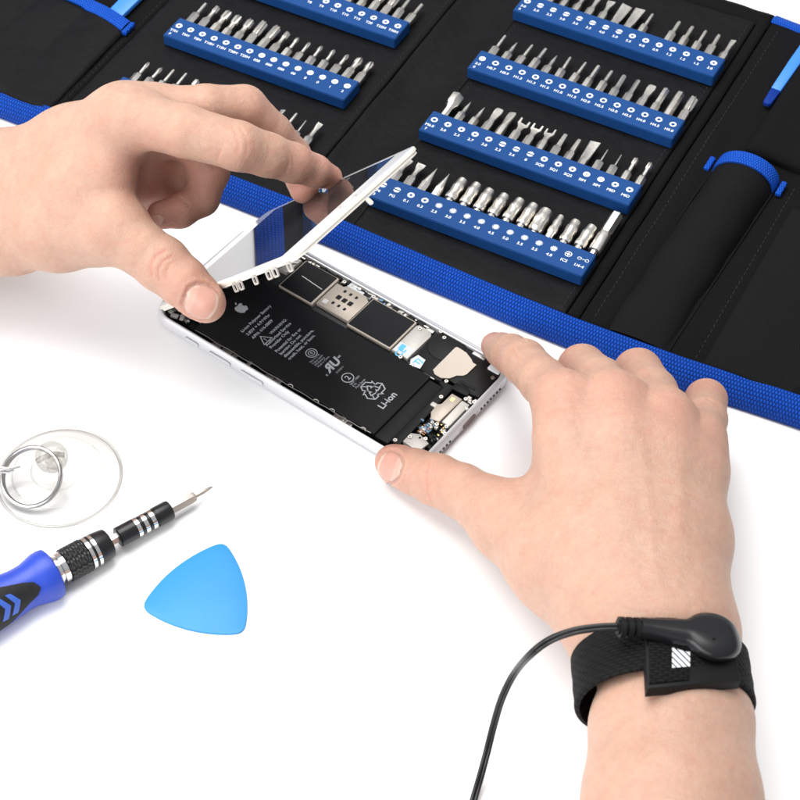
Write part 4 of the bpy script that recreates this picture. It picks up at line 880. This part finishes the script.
for (s_, t_) in pf:
    for i in range(NA + 1):
        q = i % NA; V.append(C0 + axis * (s_ + tiltp(q)) + dirs[q] * (rad[q] + t_)); uv.append((arc[q] if i < NA else arc[-1] + .1, s_))
b = MB(); n = NA + 1; b.add(V, [(k * n + i, k * n + i + 1, ((k + 1) % len(pf)) * n + i + 1, ((k + 1) % len(pf)) * n + i) for k in range(len(pf)) for i in range(NA)]); b.uv = uv
b.build('elastic_band', M['strap'], strap, ang=50, mtx=SI)
# snap plate frame: x across the wrist, y towards the hand, z out of the wrist
pc = RH.march([694], [664])[0]; nz = RH.grad(np.array([pc]))[0]; nz = nz * .55 + np.array([0, -.12, .8]) * .45; nz /= np.linalg.norm(nz)
xx = np.array([1.0, .06, 0]); xx -= nz * (xx @ nz); xx /= np.linalg.norm(xx); yy = np.cross(nz, xx)
SM = SI @ Matrix.Translation(Vector(pc + nz * .26)) @ Matrix([[xx[i], yy[i], nz[i]] for i in range(3)]).to_4x4()
def inv_px(x, y, zc):                                    # photo position -> plate coordinates at plate height zc
    d = FW + RT * (x - 400) / F - UP * (y - 400) / F; o = pc + nz * (.26 + zc); t = ((o - CAM) @ nz) / (d @ nz); p = CAM + d * t - pc
    return float(p @ xx), float(p @ yy)
def pp(x, y, z): u, v = inv_px(x, y, z); return (u, v, z)
b = MB(); bl, br_, tr_, tl_ = (inv_px(648, 689, .15), inv_px(741, 681, .15), inv_px(731, 624, .15), inv_px(645, 631, .15))
poly = []
for c_, nx in zip((bl, br_, tr_, tl_), (0, 1, 2, 3)): poly.append(c_)
b.prism(poly, -.22, .17, .06); b.build('snap_plate', M['blk'], strap, mtx=SM)
b = MB(); pl_ = [inv_px(649, 684, .2), inv_px(689, 680, .2), inv_px(690, 640, .2), inv_px(649, 642, .2)]
b.prism(pl_, .172, .25, .03); b.uv = [(p[0], p[1]) for p in b.v]; be = b.build('band_end', M['strap'], strap, mtx=SM)
b = MB()
def clip(poly, f):
    out = []
    for a, c in zip(poly, poly[1:] + poly[:1]):
        fa, fc = f(a), f(c)
        if fa >= 0: out.append(a)
        if (fa < 0) != (fc < 0): t = fa / (fa - fc); out.append((a[0] + (c[0] - a[0]) * t, a[1] + (c[1] - a[1]) * t))
    return out
for i in range(7):
    g0 = 628 + i * 6.0; q = [(672, 648), (690, 646.5), (690, 666.5), (672, 668)]
    q = clip(q, lambda p: (p[1] - 1.0 * (p[0] - 672)) - g0); q = clip(q, lambda p: g0 + 4.2 - (p[1] - 1.0 * (p[0] - 672))) if len(q) > 2 else q
    if len(q) > 2:
        w_ = [inv_px(x, y, .25) for x, y in q]; ar_ = sum(p[0] * r[1] - r[0] * p[1] for p, r in zip(w_, w_[1:] + w_[:1]))
        b.prism(w_ if ar_ > 0 else w_[::-1], .251, .262)
b.build('stitched_mark', M['paper'], be, mtx=SM)
# moulded snap head, arm and strain relief
b = MB(); hc = Vector(pp(711, 641, .25)); p2 = Vector(pp(640, 628, .42)); a2 = Vector((p2.x, p2.y)) ; h2 = Vector((hc.x, hc.y)); dv = (h2 - a2); dl = dv.length; dv.normalize(); pv_ = Vector((-dv.y, dv.x)); RH_ = .96
def sm(a, b_, t): t = min(1, max(0, t)); t = t * t * (3 - 2 * t); return a + (b_ - a) * t
loops = []
for q in list(np.linspace(0, dl - .5, 16)) + [dl + RH_ * math.sin(x) for x in np.linspace(-.45, pi / 2 - .02, 26)]:
    x = q - dl; cw = math.sqrt(max(0, RH_ ** 2 - x * x)) if abs(x) < RH_ else 0
    wdt = max(cw, sm(.33, .52, q / max(.1, dl - .6)) if x < 0 else 0); top = sm(.76, .84, q / dl) if x < 0 else .84 - .42 * (x / RH_) ** 4; bot = sm(.14, .06, q / (dl * .6)) + (.22 * (x / RH_) ** 4 if x > 0 else 0); c = a2 + dv * q; lp_ = []
    for a in np.linspace(0, 2 * pi, 40, endpoint=False):
        e = 2 / 2.25; ca, sa = cos(a), sin(a); u = wdt * abs(ca) ** e * (1 if ca > 0 else -1); z = (top + bot) / 2 + (top - bot) / 2 * abs(sa) ** e * (1 if sa > 0 else -1)
        p = c + pv_ * u; lp_.append((p.x, p.y, z))
    loops.append(lp_)
b.rings(loops); b.build('snap_connector', M['blk_gloss'], strap, mtx=SM, ang=50)
b = MB(); p3 = Vector(pp(617, 627, .42)); dd = p3 - p2
for i in range(3): b.tube([p2 + dd * (i / 3 + .03), p2 + dd * (i / 3 + .25)], [.36, .36], 16, flat=.85)
b.tube([p2, p3], .24, 12); b.build('strain_relief', M['blk'], strap, mtx=SM)
pins = MB()
for q in ((683, 628, .0), (712, 640, .0)): pass
b = MB(); c0 = pp(714, 638, .84); b.tube([(c0[0], c0[1], c0[2] - .05), (c0[0], c0[1], c0[2] + .004)], .05, 10); b.build('pin_hole', M['blk'], strap, mtx=SM)
wp = SI.inverted() @ SM @ p3
cpx = [(600, 627.5), (575, 631), (550, 640), (530, 655), (514, 674), (502, 698), (494, 724), (487, 752), (480, 778), (473, 802), (466, 830), (462, 880)]
zs = [wp.z - .02, wp.z - .15, wp.z - .5, wp.z - 1.1, 4.2, 3.0, 1.9, 1.0, .45, .2, .14, .14]
cp = [Vector(wp)] + [Vector(at(x, y, z)) for (x, y), z in zip(cpx, zs)]
def spline(P, k=8):
    out = []
    for i in range(len(P) - 1):
        a, b_, c, d = P[max(i - 1, 0)], P[i], P[i + 1], P[min(i + 2, len(P) - 1)]
        for j in range(k):
            t = j / k; out.append(.5 * ((2 * b_) + (c - a) * t + (2 * a - 5 * b_ + 4 * c - d) * t * t + (3 * b_ - a - 3 * c + d) * t ** 3))
    return out + [P[-1]]
cs = spline(cp); b = MB()
for sg in (-1, 1):
    off = []
    for i, p in enumerate(cs):
        t = (cs[min(i + 1, len(cs) - 1)] - cs[max(i - 1, 0)]).normalized(); s_ = t.cross(Vector((0, -.64, .77))).normalized(); off.append(p + s_ * sg * .062)
    b.tube(off, .072, 10)
b.build('cord', M['blk_gloss'], strap, mtx=SI, ang=60)

# ------------------------------------------------------------------ screwdriver
drv = tag(empty('screwdriver', at(49, 576, .0)), 'blue handled precision screwdriver with black knurled collar lying by the suction cup', 'screwdriver')
T0 = np.array(at(-60, 633, .98)); T1 = np.array(at(213, 486.5, .42)); DI = Matrix.Translation(-drv.location)
ax_ = Vector(T1 - T0); LT = ax_.length; ax_.normalize()
from bisect import bisect
_ts = np.linspace(0, 1, 400); 
def _px(t):
    p = T0 + (T1 - T0) * t; d = p - CAM; return 400 + F * (d @ RT) / (d @ FW)
_xs = [_px(t) for t in _ts]
def tx(x):                                               # distance along the axis at photo x
    if x < _xs[0]: return (x - _xs[0]) / (_xs[1] - _xs[0]) * _ts[1] * LT
    return float(np.interp(x, _xs, _ts)) * LT
def lat(name, prof, m, parent=drv, n=40):
    k = MB(); k.lathe([(tx(x), r) for x, r in prof], T0, ax_, n); return k.build(name, m, parent, mtx=DI, ang=40)
hprof = [(-140, .6), (-138, .85), (-125, 1.0), (-70, 1.08), (-30, 1.02), (0, .90), (18, .82), (28, .82), (36, .90), (42, .97), (48, .98), (52, .95), (54, .80)]
HB = lat('handle', hprof, M['hdl'])
aA = ax_.cross(Vector((0, 0, 1))).normalized(); bB = ax_.cross(aA)
def hr(x): return float(np.interp(x, [p[0] for p in hprof], [p[1] for p in hprof]))
def on_handle(x, ang, off):                              # ang 0 = up, positive towards the camera
    base = Vector(T0) + ax_ * tx(x); upd = Vector((0, 0, 1)); upd = (upd - ax_ * upd.dot(ax_)).normalized(); sd = ax_.cross(upd)
    if sd.y > 0: sd = -sd
    return base + (upd * cos(ang) + sd * sin(ang)) * (hr(x) + off)
def patch(name, poly, m, off, parent):                   # polygon in (photo x, angle) wrapped round the handle
    bm = bmesh.new(); bm.faces.new([bm.verts.new((p[0] * .02, p[1], 0)) for p in poly]); bmesh.ops.triangulate(bm, faces=bm.faces)
    for _ in range(3): bmesh.ops.subdivide_edges(bm, edges=bm.edges, cuts=1, use_grid_fill=True)
    ex = bmesh.ops.extrude_face_region(bm, geom=bm.faces[:]); low_ = {v for v in bm.verts} - {g for g in ex['geom'] if isinstance(g, bmesh.types.BMVert)}
    bm.verts.index_update(); k = MB(); k.add([on_handle(v.co.x / .02, v.co.y, (-.06 if v in low_ else off)) for v in bm.verts], [[v.index for v in f.verts] for f in bm.faces]); bm.free()
    return k.build(name, m, parent, mtx=DI, ang=40)
gp = patch('rubber_grip', [(-110, -.1), (-8, .0), (8, .22), (20, .38), (29, .58), (32.5, .92), (28, 1.2), (18, 1.38), (8, 1.62), (-5, 1.9), (-110, 2.0)], M['grip'], .03, HB)
for x0 in (4, -6): patch('chevron', [(x0 - 3, .52), (x0 + 2, .55), (x0 + 8, .98), (x0 + 2, 1.45), (x0 - 4, 1.42), (x0 + 2, .98)], M['hdl_lt'], .045, gp)
lat('ferrule', [(52, .50), (53, .56), (57, .56), (57.5, .50), (59, .50), (59.5, .58), (64, .58), (65, .45)], M['chrome'])
k = MB(); lo_ = []
for i, x in enumerate(np.linspace(64, 86, 25)):
    t = tx(x); ring = []
    for a in range(44):
        r = .62 + (.035 if (i % 3 and a % 2) else 0) - (.06 if i in (0, 24) else 0)
        ring.append(Vector(T0) + ax_ * t + (aA * cos(2 * pi * (a + .5 * (i // 3 % 2)) / 44) + bB * sin(2 * pi * (a + .5 * (i // 3 % 2)) / 44)) * r)
    lo_.append(ring)
k.rings(lo_); CK = k.build('knurled_collar', M['blk_gloss'], drv, mtx=DI, ang=20)
lat('collar_ring', [(86, .58), (86.2, .635), (89.5, .635), (89.8, .58)], M['chrome'], CK); lat('collar_groove', [(89.6, .57), (89.8, .625), (91.6, .625), (91.8, .57)], M['blk_gloss'], CK)
lat('collar_ring', [(91.7, .57), (91.9, .63), (95, .63), (95.2, .57)], M['chrome'], CK)
lat('collar_nose', [(95, .57), (95.3, .625), (106, .58), (108, .555), (108.8, .50), (108.8, .22), (105, .2)], M['blk_gloss'], CK)
lat('hex_shaft', [(104, .20), (121, .20)], M['chrome'], n=6)
EX = lat('extension_sleeve', [(117.6, .24), (117.7, .34), (118.4, .385), (134, .385), (134.1, .36), (155, .36), (155.1, .39), (168, .39), (169.8, .37), (170.4, .30), (170.4, .22)], M['blk_gloss'])
for xa in (134.3, 141.6, 148.9): lat('sleeve_ring', [(xa, .35), (xa + .2, .395), (xa + 3.9, .395), (xa + 4.1, .35)], M['chrome'], EX)
lat('driver_bit', [(168, .225), (192, .225), (194.5, .20), (195.5, .10), (204, .095), (211, .05), (213.5, .015)], M['nickel_dk'], n=6)

# ------------------------------------------------------------------ plastic pick
pv = [Vector(at(x, y, 0)).to_2d() for x, y in ((143, 608), (223.5, 544), (243, 633))]
ol = []
for i in range(3):
    a, c = pv[i], pv[(i + 1) % 3]; d = c - a; nn = Vector((d.y, -d.x)).normalized()
    if nn.dot(sum(pv, Vector((0, 0))) / 3 - a) > 0: nn = -nn
    for t in np.linspace(0, 1, 22)[:-1]: ol.append(a + d * t + nn * (.40 * 4 * t * (1 - t)))
ar = sum(p.x * q.y - q.x * p.y for p, q in zip(ol, ol[1:] + ol[:1]))
c0 = sum(ol, Vector((0, 0))) / len(ol)
if ar < 0: ol = ol[::-1]
for _ in range(3): ol = [(ol[i - 1] + ol[i] * 2 + ol[(i + 1) % len(ol)]) / 4 for i in range(len(ol))]
pk_ = MB(); pk_.prism([(p - c0) * 1.035 for p in ol], .008, .085, .022)
o = pk_.build('opening_pick', M['ltblue']); o.location = (c0.x, c0.y, 0)
tag(o, 'sky blue triangular plastic opening pick lying flat on the white table', 'opening pick')

# ------------------------------------------------------------------ suction cup
cc = at(59.5, 478, 0); cup = tag(empty('suction_cup', cc), 'clear plastic suction cup with a steel pull ring, near the left edge', 'suction cup')
def lat2(name, prof, m, n=72, org=(0, 0, 0)):
    k = MB(); k.lathe([(z, r) for r, z in prof], org, (0, 0, 1), n); return k.build(name, m, cup, ang=50)
lat2('cup_disc', [(2.34, .10), (2.1, .22), (1.5, .40), (1.0, .52), (.65, .62), (.5, .75), (.42, .92)], M['pvc'])
k = MB(); k.tube([(2.38 * cos(a), 2.38 * sin(a), .085 + .03 * sin(2 * a)) for a in np.linspace(0, 2 * pi, 80)], .065, 8, cap=False); k.build('cup_rim', M['pvc_rim'], cup)
for r_, z_ in ((1.75, .345), (1.0, .53)):
    k = MB(); k.tube([(r_ * cos(a), r_ * sin(a), z_) for a in np.linspace(0, 2 * pi, 64)], .035, 6, cap=False); k.build('moulded_step', M['pvc'], cup)
kc = Vector(at(51.5, 457, 1.35)) - Vector(cc); k = MB()
k.lathe([(-.6 * cos(a), .62 * sin(a) * (1 if a < 2.2 else 1)) for a in np.linspace(.02, pi - .02, 22)], kc, (0, 0, 1), 40)
k.tube([Vector((0, 0, .85)), kc * .55 + Vector((0, 0, .4)), kc + Vector((0, 0, -.3))], [.42, .40, .42], 24); k.build('pull_knob', M['pvc_ball'], cup, ang=60)
k = MB(); k.tube([kc + Vector((-.5, -.28, .1)), kc + Vector((0, -.1, .30)), kc + Vector((.5, .0, .12))], .10, 10); k.build('knob_hole', M['pvc_rim'], cup)
rc_ = Vector(at(31.5, 477, .78)) - Vector(cc); nrm = Vector((-.18, -.42, .85)).normalized(); e1 = Vector((1, 0, 0)); e1 = (e1 - nrm * e1.dot(nrm)).normalized(); e2 = nrm.cross(e1)
k = MB()
for dz, r_ in ((-.055, 1.13), (.055, 1.15)):
    k.tube([rc_ + (e1 * cos(a) * 1.02 + e2 * sin(a)) * r_ + nrm * dz for a in np.linspace(0, 2 * pi, 90)], .078, 10, cap=False)
k.build('pull_ring', M['ring'], cup, ang=60)
k = MB(); q0 = Vector(at(-25, 467, 1.0)) - Vector(cc); q1 = Vector(at(8, 469, 1.05)) - Vector(cc); q2 = Vector(at(20, 466, 1.0)) - Vector(cc)
k.tube([q0, q1, q2], .07, 10); k.tube([q0 + Vector((0, -.1, -.15)), q1 + Vector((0, .0, -.2)), Vector(at(14, 470, .9)) - Vector(cc)], .05, 10); k.build('wire_link', M['chrome'], cup)

# ------------------------------------------------------------------ lights: overhead studio softbox, added fill lamps and a pale surround
w = bpy.data.worlds.new('World'); S.world = w; w.use_nodes = True
wt = w.node_tree; wc = nd(wt, 'ShaderNodeTexCoord'); ws = nd(wt, 'ShaderNodeSeparateXYZ'); wt.links.new(wc.outputs['Generated'], ws.inputs[0])
wr = nd(wt, 'ShaderNodeValToRGB'); wt.links.new(mth(wt, 'MULTIPLY_ADD', ws.outputs['Z'], .5, .5), wr.inputs[0])   # a studio room: bright ceiling, dimmer walls
wr.color_ramp.elements[0].position = .5; wr.color_ramp.elements[0].color = (.20, .21, .23, 1); wr.color_ramp.elements[1].position = .95; wr.color_ramp.elements[1].color = (.92, .96, 1, 1); q_ = wr.color_ramp.elements.new(.70); q_.color = (.80, .83, .87, 1)
wt.links.new(wr.outputs[0], wt.nodes['Background'].inputs[0]); wt.nodes['Background'].inputs[1].default_value = .60
def area(name, loc, tgt, sx, sy, power, col=(1, 1, 1)):
    l = bpy.data.lights.new(name, 'AREA'); l.shape = 'RECTANGLE'; l.size = sx; l.size_y = sy; l.energy = power; l.color = col
    o = bpy.data.objects.new(name, l); COL.objects.link(o); o.location = loc
    o.rotation_euler = (Vector(tgt) - Vector(loc)).to_track_quat('-Z', 'Y').to_euler(); return o
area('softbox_overhead', (-25, 34, 135), (0, 0, 0), 130, 110, 300000, (1, .985, .96))
area('softbox_side', (-105, -75, 75), (0, 0, 3), 110, 100, 165000, (.97, .985, 1))  # added fill, lifts the shade on and below the left hand

area('softbox_front', (-45, -120, 70), (-6, 6, 4), 90, 60, 55000, (1, .98, .96))  # added fill, brightens the undersides of the curled fingers

# ------------------------------------------------------------------ render settings
S.view_settings.view_transform = 'Standard'; S.view_settings.look = 'None'; S.view_settings.exposure = 0; S.view_settings.gamma = 1
S.cycles.use_denoising = True
S.cycles.max_bounces = 10; S.cycles.transparent_max_bounces = 16; S.cycles.caustics_reflective = False; S.cycles.caustics_refractive = False
